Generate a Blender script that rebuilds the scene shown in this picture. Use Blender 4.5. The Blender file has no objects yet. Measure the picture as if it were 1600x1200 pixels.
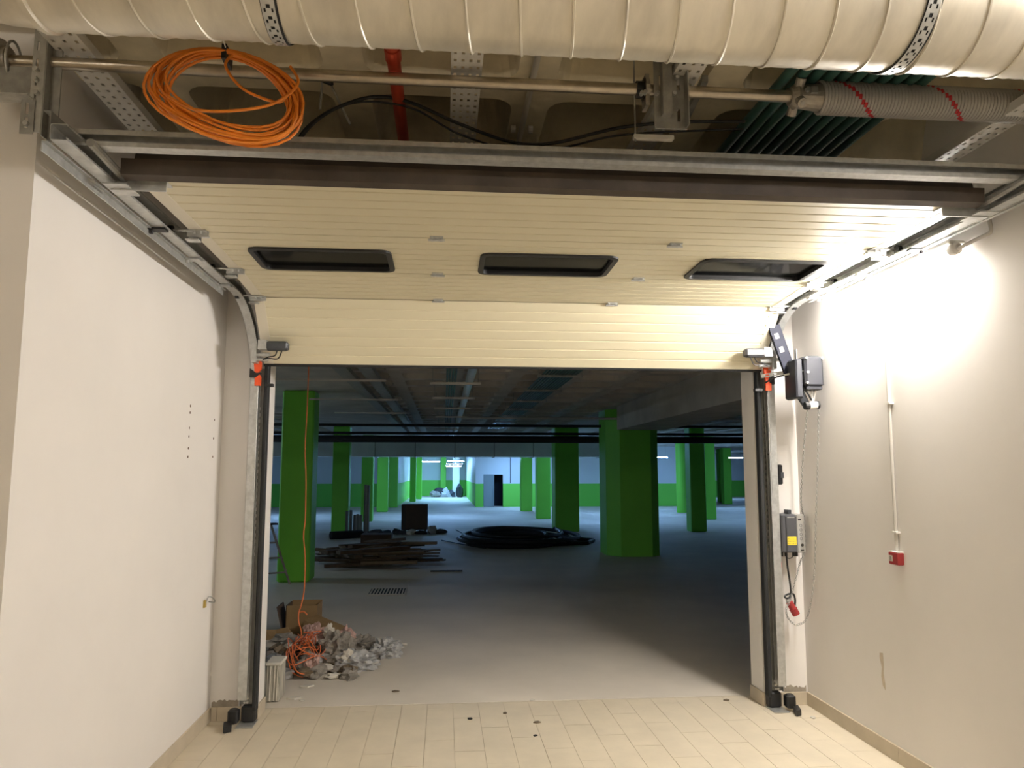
import bpy, bmesh, math, random
from mathutils import Vector, noise
R = math.radians
random.seed(7)
scene = bpy.context.scene
C = scene.collection

# ---------------------------------------------------------------- camera
cam_d = bpy.data.cameras.new('camera'); cam_d.sensor_width = 36.0
cam_d.lens = 1185.0 / 1600.0 * 36.0; cam_d.clip_start = 0.02; cam_d.clip_end = 300
cam = bpy.data.objects.new('camera', cam_d); C.objects.link(cam)
cam.location = (0, 0, 1.6)
cam.rotation_euler = (R(90 + 6.6425), 0, R(-5.0636))
scene.camera = cam

# ---------------------------------------------------------------- world, exposure
w = bpy.data.worlds.new('world'); scene.world = w; w.use_nodes = True
w.node_tree.nodes['Background'].inputs[0].default_value = (0.02, 0.025, 0.03, 1)
w.node_tree.nodes['Background'].inputs[1].default_value = 0.2
scene.view_settings.view_transform = 'Standard'
scene.view_settings.look = 'None'
scene.view_settings.exposure = 0.62
scene.view_settings.gamma = 1.0
scene.view_settings.use_curve_mapping = False
TUBE_E = 262.0           # the bright tube on the right wall
HALL_FILL_E = 103.0            # added unseen ceiling tubes that brighten the hall behind the camera
FAR_E = 122.0            # lamps of the garage, seen and added
WARM = (1.0, 0.95, 0.89)
WARM2 = (1.0, 0.91, 0.77)
COOL = (0.26, 0.53, 1.05)

# ---------------------------------------------------------------- materials
MATS = {}
def mat(name, col, rough=0.6, metal=0.0, var=0.0, vscale=4.0, bump=0.0, bscale=40.0, emit=None, estr=0.0,
        trans=0.0, stretch=(1, 1, 1), col2=None, spec=None):
    m = bpy.data.materials.new(name); m.use_nodes = True
    nt = m.node_tree; b = nt.nodes['Principled BSDF']
    b.inputs['Base Color'].default_value = (*col, 1); b.inputs['Roughness'].default_value = rough
    b.inputs['Metallic'].default_value = metal
    if spec is not None: b.inputs['Specular IOR Level'].default_value = spec
    if trans: b.inputs['Transmission Weight'].default_value = trans
    if emit:
        b.inputs['Emission Color'].default_value = (*emit, 1); b.inputs['Emission Strength'].default_value = estr
    if var or bump:
        tc = nt.nodes.new('ShaderNodeTexCoord'); mp = nt.nodes.new('ShaderNodeMapping')
        mp.inputs['Scale'].default_value = stretch
        nt.links.new(tc.outputs['Object'], mp.inputs['Vector'])
    if var:
        n = nt.nodes.new('ShaderNodeTexNoise'); n.inputs['Scale'].default_value = vscale
        n.inputs['Detail'].default_value = 6; n.inputs['Roughness'].default_value = 0.6
        nt.links.new(mp.outputs[0], n.inputs['Vector'])
        rp = nt.nodes.new('ShaderNodeValToRGB')
        c2 = col2 or tuple(c * (1 - var) for c in col)
        rp.color_ramp.elements[0].position = 0.32; rp.color_ramp.elements[0].color = (*c2, 1)
        rp.color_ramp.elements[1].position = 0.66; rp.color_ramp.elements[1].color = (*col, 1)
        nt.links.new(n.outputs['Fac'], rp.inputs[0]); nt.links.new(rp.outputs[0], b.inputs['Base Color'])
    if bump:
        n2 = nt.nodes.new('ShaderNodeTexNoise'); n2.inputs['Scale'].default_value = bscale
        n2.inputs['Detail'].default_value = 4
        nt.links.new(mp.outputs[0], n2.inputs['Vector'])
        bp = nt.nodes.new('ShaderNodeBump'); bp.inputs['Strength'].default_value = bump
        bp.inputs['Distance'].default_value = 0.01
        nt.links.new(n2.outputs['Fac'], bp.inputs['Height']); nt.links.new(bp.outputs[0], b.inputs['Normal'])
    MATS[name] = m
    return m

def mat_two_tone(name, low, high, zsplit, rough=0.55):
    m = mat(name, high, rough); nt = m.node_tree; b = nt.nodes['Principled BSDF']
    g = nt.nodes.new('ShaderNodeNewGeometry'); sp = nt.nodes.new('ShaderNodeSeparateXYZ')
    gt = nt.nodes.new('ShaderNodeMath'); gt.operation = 'GREATER_THAN'; gt.inputs[1].default_value = zsplit
    mx = nt.nodes.new('ShaderNodeMix'); mx.data_type = 'RGBA'
    nt.links.new(g.outputs['Position'], sp.inputs[0]); nt.links.new(sp.outputs['Z'], gt.inputs[0])
    nt.links.new(gt.outputs[0], mx.inputs['Factor'])
    mx.inputs[6].default_value = (*low, 1); mx.inputs[7].default_value = (*high, 1)
    nt.links.new(mx.outputs[2], b.inputs['Base Color'])
    return m

mat('plaster', (0.85, 0.815, 0.78), 0.8, var=0.05, vscale=1.2, bump=0.06, bscale=14)
mat('plaster_bare', (0.42, 0.37, 0.30), 0.95, var=0.3, vscale=9, bump=0.4, bscale=60)
mat('concrete', (0.84, 0.75, 0.55), 0.9, var=0.3, vscale=3, bump=0.25, bscale=30)
mat('concrete_grey', (0.58, 0.54, 0.48), 0.9, var=0.25, vscale=2, bump=0.2, bscale=20)
mat('tile', (0.75, 0.66, 0.51), 0.45, var=0.10, vscale=5, bump=0.05, bscale=30)
mat('grout', (0.62, 0.54, 0.42), 0.9, var=0.2, vscale=8)
mat('skirting', (0.60, 0.52, 0.40), 0.5, var=0.10, vscale=7)
mat('garage_floor', (0.78, 0.71, 0.61), 0.65, var=0.16, vscale=0.9, bump=0.06, bscale=12)
mat('green', (0.19, 0.66, 0.055), 0.5, var=0.06, vscale=2)
mat_two_tone('two_tone', (0.19, 0.66, 0.07), (0.72, 0.74, 0.74), 1.07)
mat('galv', (0.60, 0.61, 0.60), 0.36, 0.6, var=0.25, vscale=30)
mat('galv_dull', (0.42, 0.42, 0.40), 0.5, 0.55, var=0.3, vscale=18)
mat('duct', (0.76, 0.71, 0.60), 0.40, 0.4, var=0.24, vscale=9, bump=0.1, bscale=16, stretch=(1, 0.35, 0.35))
mat('tray', (0.78, 0.77, 0.74), 0.55, 0.35)
mat('shaft', (0.55, 0.50, 0.42), 0.28, 0.95, var=0.2, vscale=20)
mat('door_white', (0.745, 0.69, 0.51), 0.42, var=0.03, vscale=1.5, bump=0.03, bscale=120, stretch=(0.1, 1, 1))
mat('door_cap', (0.73, 0.68, 0.56), 0.4)
mat('seal', (0.055, 0.045, 0.04), 0.75, var=0.3, vscale=12)
mat('seal_brown', (0.085, 0.065, 0.05), 0.6, var=0.4, vscale=6)
mat('black', (0.012, 0.012, 0.013), 0.5)
mat('black_soft', (0.02, 0.021, 0.022), 0.75)
mat('charcoal', (0.055, 0.06, 0.07), 0.5)
mat('motor', (0.03, 0.032, 0.04), 0.42)
mat('arm', (0.016, 0.018, 0.03), 0.7, spec=0.2)
mat('ctrl_dark', (0.075, 0.077, 0.085), 0.5)
mat('ctrl_grey', (0.38, 0.37, 0.35), 0.5)
mat('yellow', (0.80, 0.64, 0.05), 0.5)
mat('orange_plastic', (0.90, 0.10, 0.02), 0.45)
mat('orange_cable', (0.80, 0.235, 0.015), 0.45, var=0.12, vscale=15)
mat('orange_cord', (0.80, 0.20, 0.06), 0.5)
mat('red', (0.34, 0.03, 0.03), 0.5)
mat('red_pipe', (0.46, 0.055, 0.025), 0.45, var=0.15, vscale=8)
mat('red_paint', (0.50, 0.02, 0.03), 0.5)
mat('spring', (0.42, 0.415, 0.40), 0.45, 0.25)
mat('teal', (0.035, 0.10, 0.085), 0.42)
mat('white_plastic', (0.80, 0.78, 0.72), 0.5)
mat('pvc_grey', (0.55, 0.52, 0.47), 0.5)
mat('cast', (0.46, 0.43, 0.38), 0.45, 0.6, var=0.3, vscale=30)
mat('cardboard', (0.31, 0.20, 0.09), 0.85, var=0.15, vscale=6)
mat('cardboard_dark', (0.10, 0.065, 0.045), 0.85, var=0.15, vscale=6)
mat('wood', (0.12, 0.08, 0.05), 0.8, var=0.45, vscale=6, stretch=(1, 8, 8))
mat('wood_light', (0.22, 0.16, 0.10), 0.8, var=0.35, vscale=6, stretch=(1, 8, 8))
mat('scrap_grey', (0.34, 0.31, 0.27), 0.85, var=0.45, vscale=14, bump=0.5, bscale=40)
mat('scrap_brown', (0.21, 0.16, 0.105), 0.9, var=0.5, vscale=14, bump=0.5, bscale=40)
mat('scrap_pink', (0.60, 0.40, 0.35), 0.8, var=0.25, vscale=10)
mat('foil', (0.50, 0.50, 0.50), 0.35, var=0.35, vscale=16, bump=0.6, bscale=30)
mat('paper', (0.70, 0.66, 0.58), 0.8, var=0.1, vscale=8)
mat('bucket_white', (0.66, 0.62, 0.52), 0.6, var=0.75, vscale=9, stretch=(5, 5, 0.5))
mat('stud', (0.20, 0.24, 0.26), 0.4, 0.7)
mat('foam', (0.015, 0.016, 0.02), 0.8)
mat('hose', (0.012, 0.014, 0.018), 0.5)
mat('cabinet', (0.05, 0.038, 0.03), 0.7)
mat('white_duct', (0.72, 0.76, 0.75), 0.5, 0.1, var=0.1, vscale=2)
mat('dark_pipe', (0.015, 0.014, 0.016), 0.6)
mat('grey_door', (0.26, 0.31, 0.31), 0.5)
mat('shade_black', (0.008, 0.009, 0.014), 0.9)  # near-black colour standing in for unlit depth
mat('strut', (0.62, 0.60, 0.55), 0.5, 0.3)
mat('stain', (0.66, 0.57, 0.46), 0.85, var=0.15, vscale=20)
mat('hole', (0.16, 0.10, 0.07), 0.9)
mat('brass', (0.45, 0.33, 0.08), 0.5, 0.3)
mat('shovel', (0.4, 0.4, 0.4), 0.4, 0.8)
mat('tube_on', (1, 1, 1), 0.5, emit=WARM, estr=TUBE_E)
mat('tube_assumed', (1, 1, 1), 0.5, emit=WARM, estr=TUBE_E * 0.38)  # weaker glow of the assumed second wall tube, out of view
mat('hall_fill', (1, 1, 1), 0.5, emit=WARM2, estr=HALL_FILL_E)  # glow of the added hall tubes
mat('far_on', (1, 1, 1), 0.5, emit=COOL, estr=FAR_E)
mat('far_fill', (1, 1, 1), 0.5, emit=(0.55, 0.75, 1.0), estr=FAR_E * 1.3)  # glow of the added lamp on the left of the garage
m = mat('pane', (0.012, 0.013, 0.014), 0.06, bump=0.04, bscale=18, spec=0.18)
m.node_tree.nodes['Principled BSDF'].inputs['IOR'].default_value = 1.12
m.node_tree.nodes['Principled BSDF'].inputs['Alpha'].default_value = 0.75
M = MATS

ORD = ['leftmost', 'second', 'third', 'fourth', 'fifth', 'middle', 'fifth-last', 'fourth-last', 'third-last', 'second-last', 'rightmost']
NUM = ['nearest', 'second nearest', 'third nearest', 'fourth nearest', 'fifth nearest', 'farthest']
# ---------------------------------------------------------------- helpers
class MB:
    """collects shapes in world coordinates; build() makes ONE mesh object"""
    def __init__(s): s.v = []; s.f = []; s.mi = []; s.cur = 0
    def add(s, vs, fs):
        o = len(s.v); s.v += [Vector(p) for p in vs]
        for f in fs: s.f.append([i + o for i in f]); s.mi.append(s.cur)
        return s
    def box(s, x0, x1, y0, y1, z0, z1):
        vs = [(x, y, z) for x in (x0, x1) for y in (y0, y1) for z in (z0, z1)]
        return s.add(vs, [(0, 1, 3, 2), (4, 6, 7, 5), (0, 4, 5, 1), (2, 3, 7, 6), (0, 2, 6, 4), (1, 5, 7, 3)])
    def obox(s, c, ax, ay, az):
        c, ax, ay, az = Vector(c), Vector(ax), Vector(ay), Vector(az)
        vs = [c + ax * i + ay * j + az * k for i in (-1, 1) for j in (-1, 1) for k in (-1, 1)]
        return s.add(vs, [(0, 1, 3, 2), (4, 6, 7, 5), (0, 4, 5, 1), (2, 3, 7, 6), (0, 2, 6, 4), (1, 5, 7, 3)])
    def bbox(s, x0, x1, y0, y1, z0, z1, b):
        """box with its vertical and horizontal edges chamfered"""
        vs = []
        for z, i in ((z0, b), (z0 + b, 0), (z1 - b, 0), (z1, b)):
            a0, a1, c0, c1 = x0 + i, x1 - i, y0 + i, y1 - i; k = b
            vs += [(a0 + k, c0, z), (a1 - k, c0, z), (a1, c0 + k, z), (a1, c1 - k, z), (a1 - k, c1, z), (a0 + k, c1, z), (a0, c1 - k, z), (a0, c0 + k, z)]
        fs = [tuple(range(7, -1, -1)), tuple(range(24, 32))]
        for r in range(3):
            for i in range(8):
                j = (i + 1) % 8; fs.append((r * 8 + i, r * 8 + j, r * 8 + 8 + j, r * 8 + 8 + i))
        return s.add(vs, fs)
    def tube(s, pts, r, n=8, caps=True, closed=False):
        pts = [Vector(p) for p in pts]; k = len(pts); rs = r if isinstance(r, (list, tuple)) else [r] * k
        t0 = (pts[1] - pts[0]).normalized()
        u = t0.cross(Vector((0, 0, 1)))
        if u.length < 1e-3: u = t0.cross(Vector((1, 0, 0)))
        u.normalize(); vs = []
        for i, p in enumerate(pts):
            if closed: t = pts[(i + 1) % k] - pts[i - 1]
            else: t = pts[min(i + 1, k - 1)] - pts[max(i - 1, 0)]
            t.normalize(); u = (u - t * u.dot(t)).normalized(); w_ = t.cross(u)
            for j in range(n):
                a = 2 * math.pi * j / n; vs.append(p + (u * math.cos(a) + w_ * math.sin(a)) * rs[i])
        fs = []
        for i in range(k if closed else k - 1):
            i2 = (i + 1) % k
            for j in range(n):
                j2 = (j + 1) % n; fs.append((i * n + j, i * n + j2, i2 * n + j2, i2 * n + j))
        if caps and not closed: fs += [tuple(range(n - 1, -1, -1)), tuple(range((k - 1) * n, k * n))]
        return s.add(vs, fs)
    def cyl(s, a, b, r, n=16): return s.tube([a, b], r, n)
    def sweep(s, prof, path, X0, flip=1):
        """sheet profile (dx, dn) swept along a (y, z) path in the plane X = X0"""
        k = len(path); np_ = len(prof); vs = []
        for i, (y, z) in enumerate(path):
            a = path[max(i - 1, 0)]; b = path[min(i + 1, k - 1)]
            dy, dz = b[0] - a[0], b[1] - a[1]; l = math.hypot(dy, dz); ny, nz = -dz / l, dy / l
            x0_ = X0[i] if isinstance(X0, list) else X0
            for dx, dn in prof: vs.append((x0_ + dx * flip, y + ny * dn, z + nz * dn))
        fs = [(i * np_ + j, i * np_ + j + 1, (i + 1) * np_ + j + 1, (i + 1) * np_ + j) for i in range(k - 1) for j in range(np_ - 1)]
        return s.add(vs, fs)
    def prism(s, poly, fn, d0, d1):
        """2-D polygon extruded; fn(a, b, d) -> point"""
        n = len(poly); vs = [fn(a, b, d0) for a, b in poly] + [fn(a, b, d1) for a, b in poly]
        return s.add(vs, [tuple(range(n - 1, -1, -1)), tuple(range(n, 2 * n))] + [(i, (i + 1) % n, n + (i + 1) % n, n + i) for i in range(n)])
    def perf(s, us, vs_, holes, fn):
        """sheet on the grid us x vs_ without the cells in holes(i, j)"""
        nu, nv = len(us), len(vs_)
        pts = [fn(u, v) for u in us for v in vs_]
        return s.add(pts, [(i * nv + j, (i + 1) * nv + j, (i + 1) * nv + j + 1, i * nv + j + 1) for i in range(nu - 1) for j in range(nv - 1) if not holes(i, j)])
    def split(s, name, mt, parent, **k):
        par = list(range(len(s.v)))
        def find(i):
            while par[i] != i: par[i] = par[par[i]]; i = par[i]
            return i
        for f in s.f:
            for q in f[1:]: par[find(q)] = find(f[0])
        grp = {}
        for f in s.f: grp.setdefault(find(f[0]), []).append(f)
        for fs in grp.values():
            ids = sorted({q for f in fs for q in f}); ix = {q: i for i, q in enumerate(ids)}
            MB().add([s.v[q] for q in ids], [[ix[q] for q in f] for f in fs]).build(name, mt, parent, **k)
    def build(s, name, mt, parent=None, smooth=False, solid=0.0, base=None):
        mts = mt if isinstance(mt, (list, tuple)) else [mt]
        if parent is not None: off = origin(parent)
        elif base is not None: off = Vector(base)
        else:
            xs, ys, zs = zip(*s.v); off = Vector(((min(xs) + max(xs)) / 2, (min(ys) + max(ys)) / 2, min(zs)))
        me = bpy.data.meshes.new(name); me.from_pydata([p - off for p in s.v], [], s.f)
        for q in mts: me.materials.append(M[q])
        if len(mts) > 1:
            for p, i in zip(me.polygons, s.mi): p.material_index = i
        bm = bmesh.new(); bm.from_mesh(me); bmesh.ops.recalc_face_normals(bm, faces=bm.faces); bm.to_mesh(me); bm.free()
        if smooth:
            for p in me.polygons: p.use_smooth = True
        o = bpy.data.objects.new(name, me); C.objects.link(o)
        if parent is not None: o.parent = parent
        else: o.location = off
        if smooth:
            e = o.modifiers.new('split', 'EDGE_SPLIT'); e.split_angle = R(40)
        if solid:
            q = o.modifiers.new('thick', 'SOLIDIFY'); q.thickness = solid; q.offset = 0
        return o

def origin(o):
    p = Vector(o.location)
    while o.parent: o = o.parent; p += Vector(o.location)
    return p
def tag(o, label, cat, group=None, kind=None):
    o['label'] = label; o['category'] = cat
    if group: o['group'] = group
    if kind: o['kind'] = kind
    return o
def struct(o, label=None):
    o['kind'] = 'structure'
    if label: o['label'] = label
    return o
def thing(name, label, cat, loc, group=None):
    o = bpy.data.objects.new(name, None); C.objects.link(o); o.location = loc; o.empty_display_size = 0.1
    return tag(o, label, cat, group)
def bx(name, mt, parent, *a, **k): return MB().box(*a).build(name, mt, parent, **k)
def arc(c, r, a0, a1, n):
    return [(c[0] + r * math.cos(R(a0 + (a1 - a0) * i / n)), c[1] + r * math.sin(R(a0 + (a1 - a0) * i / n))) for i in range(n + 1)]
def rrect(x0, x1, y0, y1, r, n=4):
    p = []
    for cx, cy, a in ((x1 - r, y0 + r, -90), (x1 - r, y1 - r, 0), (x0 + r, y1 - r, 90), (x0 + r, y0 + r, 180)):
        p += arc((cx, cy), r, a, a + 90, n)
    return p
def spline(pts, n=8):
    pts = [Vector(p) for p in pts]; out = []
    for i in range(len(pts) - 1):
        p0 = pts[max(i - 1, 0)]; p1 = pts[i]; p2 = pts[i + 1]; p3 = pts[min(i + 2, len(pts) - 1)]
        for k in range(n):
            t = k / n
            out.append(0.5 * ((2 * p1) + (p2 - p0) * t + (2 * p0 - 5 * p1 + 4 * p2 - p3) * t * t + (3 * p1 - p0 - 3 * p2 + p3) * t ** 3))
    out.append(pts[-1]); return out

XL, XR, YD, YB, YE = -1.50, 2.53, 5.28, 5.49, 2.80
OL, OR, OT = -1.205, 2.215, 2.66          # door opening
ZC = 3.20                                # ribs of the near ceiling
GC = 2.83                                # ribs of the garage ceiling

# ================================================================= STRUCTURE
# near floor: planks of tile on a screed
fl = struct(MB().box(-6.0, XR + 0.2, -6.0, YB + 0.05, -0.15, -0.004).build('floor', 'grout'), 'beige tiled floor in front of the door')
tw, tl = 0.175, 0.60
tm = None
i = 0; x = XL + 0.0
tx0 = XL - 0.70
for i in range(28):
    xa = tx0 + i * tw
    if xa > XR - 0.03: break
    off = (i % 3) * 0.2
    for j in range(4):
        ya = 3.60 + j * tl - off
        yb = min(ya + tl, YB + 0.03)
        xb = min(xa + tw, XR)
        if ya >= yb - 0.05: continue
        if xb <= XL + 0.0 and yb > YE: 
            continue
        xs = max(xa, XL) if yb > YE else xa
        g = 0.0012
        MB().box(xs + g, xb - g, ya + g, yb - g, -0.004, random.choice((-0.0004, 0.0, 0.0003))).build('tile', 'tile', fl)
gf = struct(MB().box(-14, 34, YB + 0.05, 75, -0.15, -0.002).build('floor', 'garage_floor'), 'grey dusty concrete floor of the garage')

# walls of the passage
wl = struct(MB().box(-6.0, XL, YE, YD, 0, ZC + 0.45).build('wall_left', 'plaster'), 'white plaster wall left of the door')
wr = struct(MB().box(XR, XR + 0.2, -6.0, YD, 0, ZC + 0.45).build('wall_right', 'plaster'), 'white plaster wall right of the door')
mb = MB(); mb.box(-14, OL, YD, YB, 0, ZC + 0.45)
wa = struct(mb.build('wall_front_left', 'plaster'), 'white wall stub left of the door opening')
mb = MB(); mb.box(OR, 34, YD, YB, 0, ZC + 0.45)
wb = struct(mb.build('wall_front_right', 'plaster'), 'white wall stub right of the door opening')
mb = MB(); mb.box(OL, OR, YD, YB, OT, ZC + 0.45)
wc = struct(mb.build('wall_front_lintel', 'plaster'), 'lintel above the door opening')
struct(MB().box(-6.2, XR + 0.2, -6.2, -6.0, 0, ZC + 0.45).build('wall_back', 'plaster'))
struct(MB().box(-6.2, -6.0, -6.2, YE + 0.2, 0, ZC + 0.45).build('wall_side', 'plaster'))
# marks on the left wall: rows of drill holes, a stain on the right wall
for zz, yy in ((1.99, 4.62), (1.95, 4.62), (1.86, 4.62), (1.81, 4.62), (1.74, 4.62), (1.69, 4.62), (1.94, 5.1), (1.82, 5.1), (1.70, 5.1)):
    MB().cyl((XL - 0.01, yy, zz), (XL + 0.0012, yy, zz), 0.008, 8).build('drill_hole', 'hole', wl)
pol = [(4.31, .36), (4.335, .38), (4.345, .43), (4.335, .48), (4.352, .53), (4.35, .56), (4.318, .565), (4.315, .50), (4.322, .45), (4.31, .40)]
MB().prism(pol, lambda a, b, d: (d, a, b), XR - 0.0012, XR + 0.002).build('water_stain', 'stain', wr)

# skirting tiles
def skirt(name, segs, wall_pt, axis, label):
    """segs: intervals along the axis; each is a tile"""
    r = bpy.data.objects.new(name, None); C.objects.link(r); r.location = wall_pt; struct(r, label)
    for a, b in segs:
        if axis == 'y_pos': MB().box(wall_pt[0], wall_pt[0] + 0.012, a + .001, b - .001, 0.001, 0.088).build('skirting_tile', 'skirting', r)
        if axis == 'y_neg': MB().box(wall_pt[0] - 0.012, wall_pt[0], a + .001, b - .001, 0.001, 0.088).build('skirting_tile', 'skirting', r)
        if axis == 'x': MB().box(a + .001, b - .001, wall_pt[1] - 0.012, wall_pt[1], 0.001, 0.088).build('skirting_tile', 'skirting', r)
    return r
skirt('baseboard_left', [(YE, 3.3), (3.3, 3.9), (3.9, 4.5), (4.5, 5.1), (5.1, YD - 0.012)], (XL, 4.0, 0), 'y_pos', 'beige tile skirting along the left wall')
skirt('baseboard_right', [(1.2, 1.8), (1.8, 2.4), (2.4, 3.0), (3.0, 3.6), (3.6, 4.2), (4.2, 4.8), (4.8, YD - 0.012)], (XR, 3.6, 0), 'y_neg', 'beige tile skirting along the right wall')
skirt('baseboard_front_left', [(XL + 0.012, -1.45), (-1.45, OL)], (-1.4, YD, 0), 'x', 'short beige skirting tile beside the left track')
skirt('baseboard_front_right', [(OR, 2.40), (2.40, XR - 0.012)], (2.4, YD, 0), 'x', 'short beige skirting tile beside the right track')
skirt('baseboard_reveal_right', [(YD, YB)], (OR, 5.4, 0), 'y_neg', 'beige skirting tile in the right reveal')
skirt('baseboard_reveal_left', [(YD, YB)], (OL, 5.4, 0), 'y_pos', 'beige skirting tile in the left reveal')
# bare ragged plaster strip above the short skirtings
for xa, xb, lab in ((XL + 0.012, -1.30, 'bare_plaster_strip'), (2.36, XR - 0.01, 'bare_plaster_strip')):
    n = 14; top = [(xa + (xb - xa) * k / n, 0.125 + random.uniform(-.012, .012)) for k in range(n + 1)]
    MB().prism([(xa, 0.088)] + [(xb, 0.088)] + top[::-1], lambda a, b, d: (a, d, b), YD - 0.002, YD + 0.002).build(lab, 'plaster_bare', wa if xa < 0 else wb)

# coffered ceilings
def coffers(mb, xs, ys, pitch, wid, z, h, skip=lambda x, y: False, rad=0.09, inset=0.05, n=4):
    hp = pitch / 2
    for cx in xs:
        for cy in ys:
            if skip(cx, cy):
                mb.add([(cx - hp, cy - hp, z), (cx + hp, cy - hp, z), (cx + hp, cy + hp, z), (cx - hp, cy + hp, z)], [(0, 1, 2, 3)]); continue
            a = rrect(cx - wid / 2, cx + wid / 2, cy - wid / 2, cy + wid / 2, rad, n)
            t = rrect(cx - wid / 2 + inset, cx + wid / 2 - inset, cy - wid / 2 + inset, cy + wid / 2 - inset, rad, n)
            o = []
            for q, (sx, sy) in enumerate(((1, -1), (1, 1), (-1, 1), (-1, -1))):
                for k in range(n + 1):
                    px, py = a[q * (n + 1) + k]; hx, hy = cx + sx * hp, cy + sy * hp
                    first_y = q % 2 == 0
                    if k == n // 2: o.append((hx, hy))
                    elif (k < n // 2) == first_y: o.append((px, hy))
                    else: o.append((hx, py))
            m_ = len(a); vs = [(x, y, z) for x, y in o] + [(x, y, z) for x, y in a] + [(x, y, z + h) for x, y in t]
            fs = []
            for k in range(m_):
                k2 = (k + 1) % m_; fs += [(k, k2, m_ + k2, m_ + k), (m_ + k, m_ + k2, 2 * m_ + k2, 2 * m_ + k)]
            fs.append(tuple(range(2 * m_, 3 * m_))); mb.add(vs, fs)
P1 = 0.77
mb = MB(); cx0, cy0 = -0.795, 3.405
xs = [cx0 + P1 * k for k in range(-7, 5)]; ys = [cy0 + P1 * k for k in range(-12, 3)]
coffers(mb, xs, ys, P1, 0.61, ZC, 0.30)
struct(mb.build('ceiling', 'concrete'), 'coffered concrete ceiling above the door track')
mb = MB()
for xa, nx in ((-1.40, 6), (4.45, 10), (-12.5, 12)):
    xs = [xa + P1 * (k + .5) for k in range(nx)]; ys = [YB + P1 * (k + .5) for k in range(70)]
    coffers(mb, xs, ys, P1, 0.60, GC, 0.22, n=2, rad=0.08)
def flat(a, b): mb.add([(a, YB, GC), (b, YB, GC), (b, 75, GC), (a, 75, GC)], [(0, 1, 2, 3)])
flat(-14, -12.5); flat(-12.5 + 12 * P1, -1.40); flat(-1.40 + 6 * P1, 4.45); flat(4.45 + 10 * P1, 34)
mb.box(-14, 34, YB, 75, GC + 0.30, GC + 0.5)
struct(mb.build('ceiling', 'concrete_grey'), 'coffered concrete ceiling of the garage')
# deep beam on the right
struct(MB().box(3.22, 4.1, YB, 14.0, 2.39, GC + 0.01).build('trim_beam', 'concrete_grey'), 'deep pale concrete beam running to the big green column')
# garage walls: two-tone paint
struct(MB().box(-14.2, -14, YB, 75, 0, GC + 0.3).build('wall_garage_left', 'two_tone'))
struct(MB().box(34, 34.2, YB, 75, 0, GC + 0.3).build('wall_garage_right', 'two_tone'))
struct(MB().box(-14, 34, 62, 62.2, 0, GC + 0.3).build('wall_garage_far', 'two_tone'), 'far wall white above and green below')
# stair core with its front wall and door
wb1 = MB(); wb1.box(1.46, 1.83, 35.8, 36.0, 0, GC + 0.3); wb1.box(2.75, 12.3, 35.8, 36.0, 0, GC + 0.3); wb1.box(1.83, 2.75, 35.8, 36.0, 1.49, GC + 0.3)
core = struct(wb1.build('wall_core_front', 'two_tone'), 'white and green wall with the grey door at the far end')
struct(MB().box(1.46, 1.66, 36.0, 46, 0, GC + 0.3).build('wall_core_side', 'two_tone'))
struct(MB().box(1.7, 3.0, 36.6, 36.7, 0, 1.7).build('wall_core_shade', 'shade_black'))  # black sheet painting the darkness inside the doorway
MB().box(1.84, 2.29, 35.83, 35.88, 0.0, 1.48).build('door_leaf', 'grey_door', core)
MB().box(2.29, 2.33, 35.79, 35.9, 0.0, 1.49).build('door_post', 'grey_door', core)
MB().box(3.08, 3.11, 35.77, 35.8, 1.1, 2.3).build('conduit', 'charcoal', core)

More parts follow.
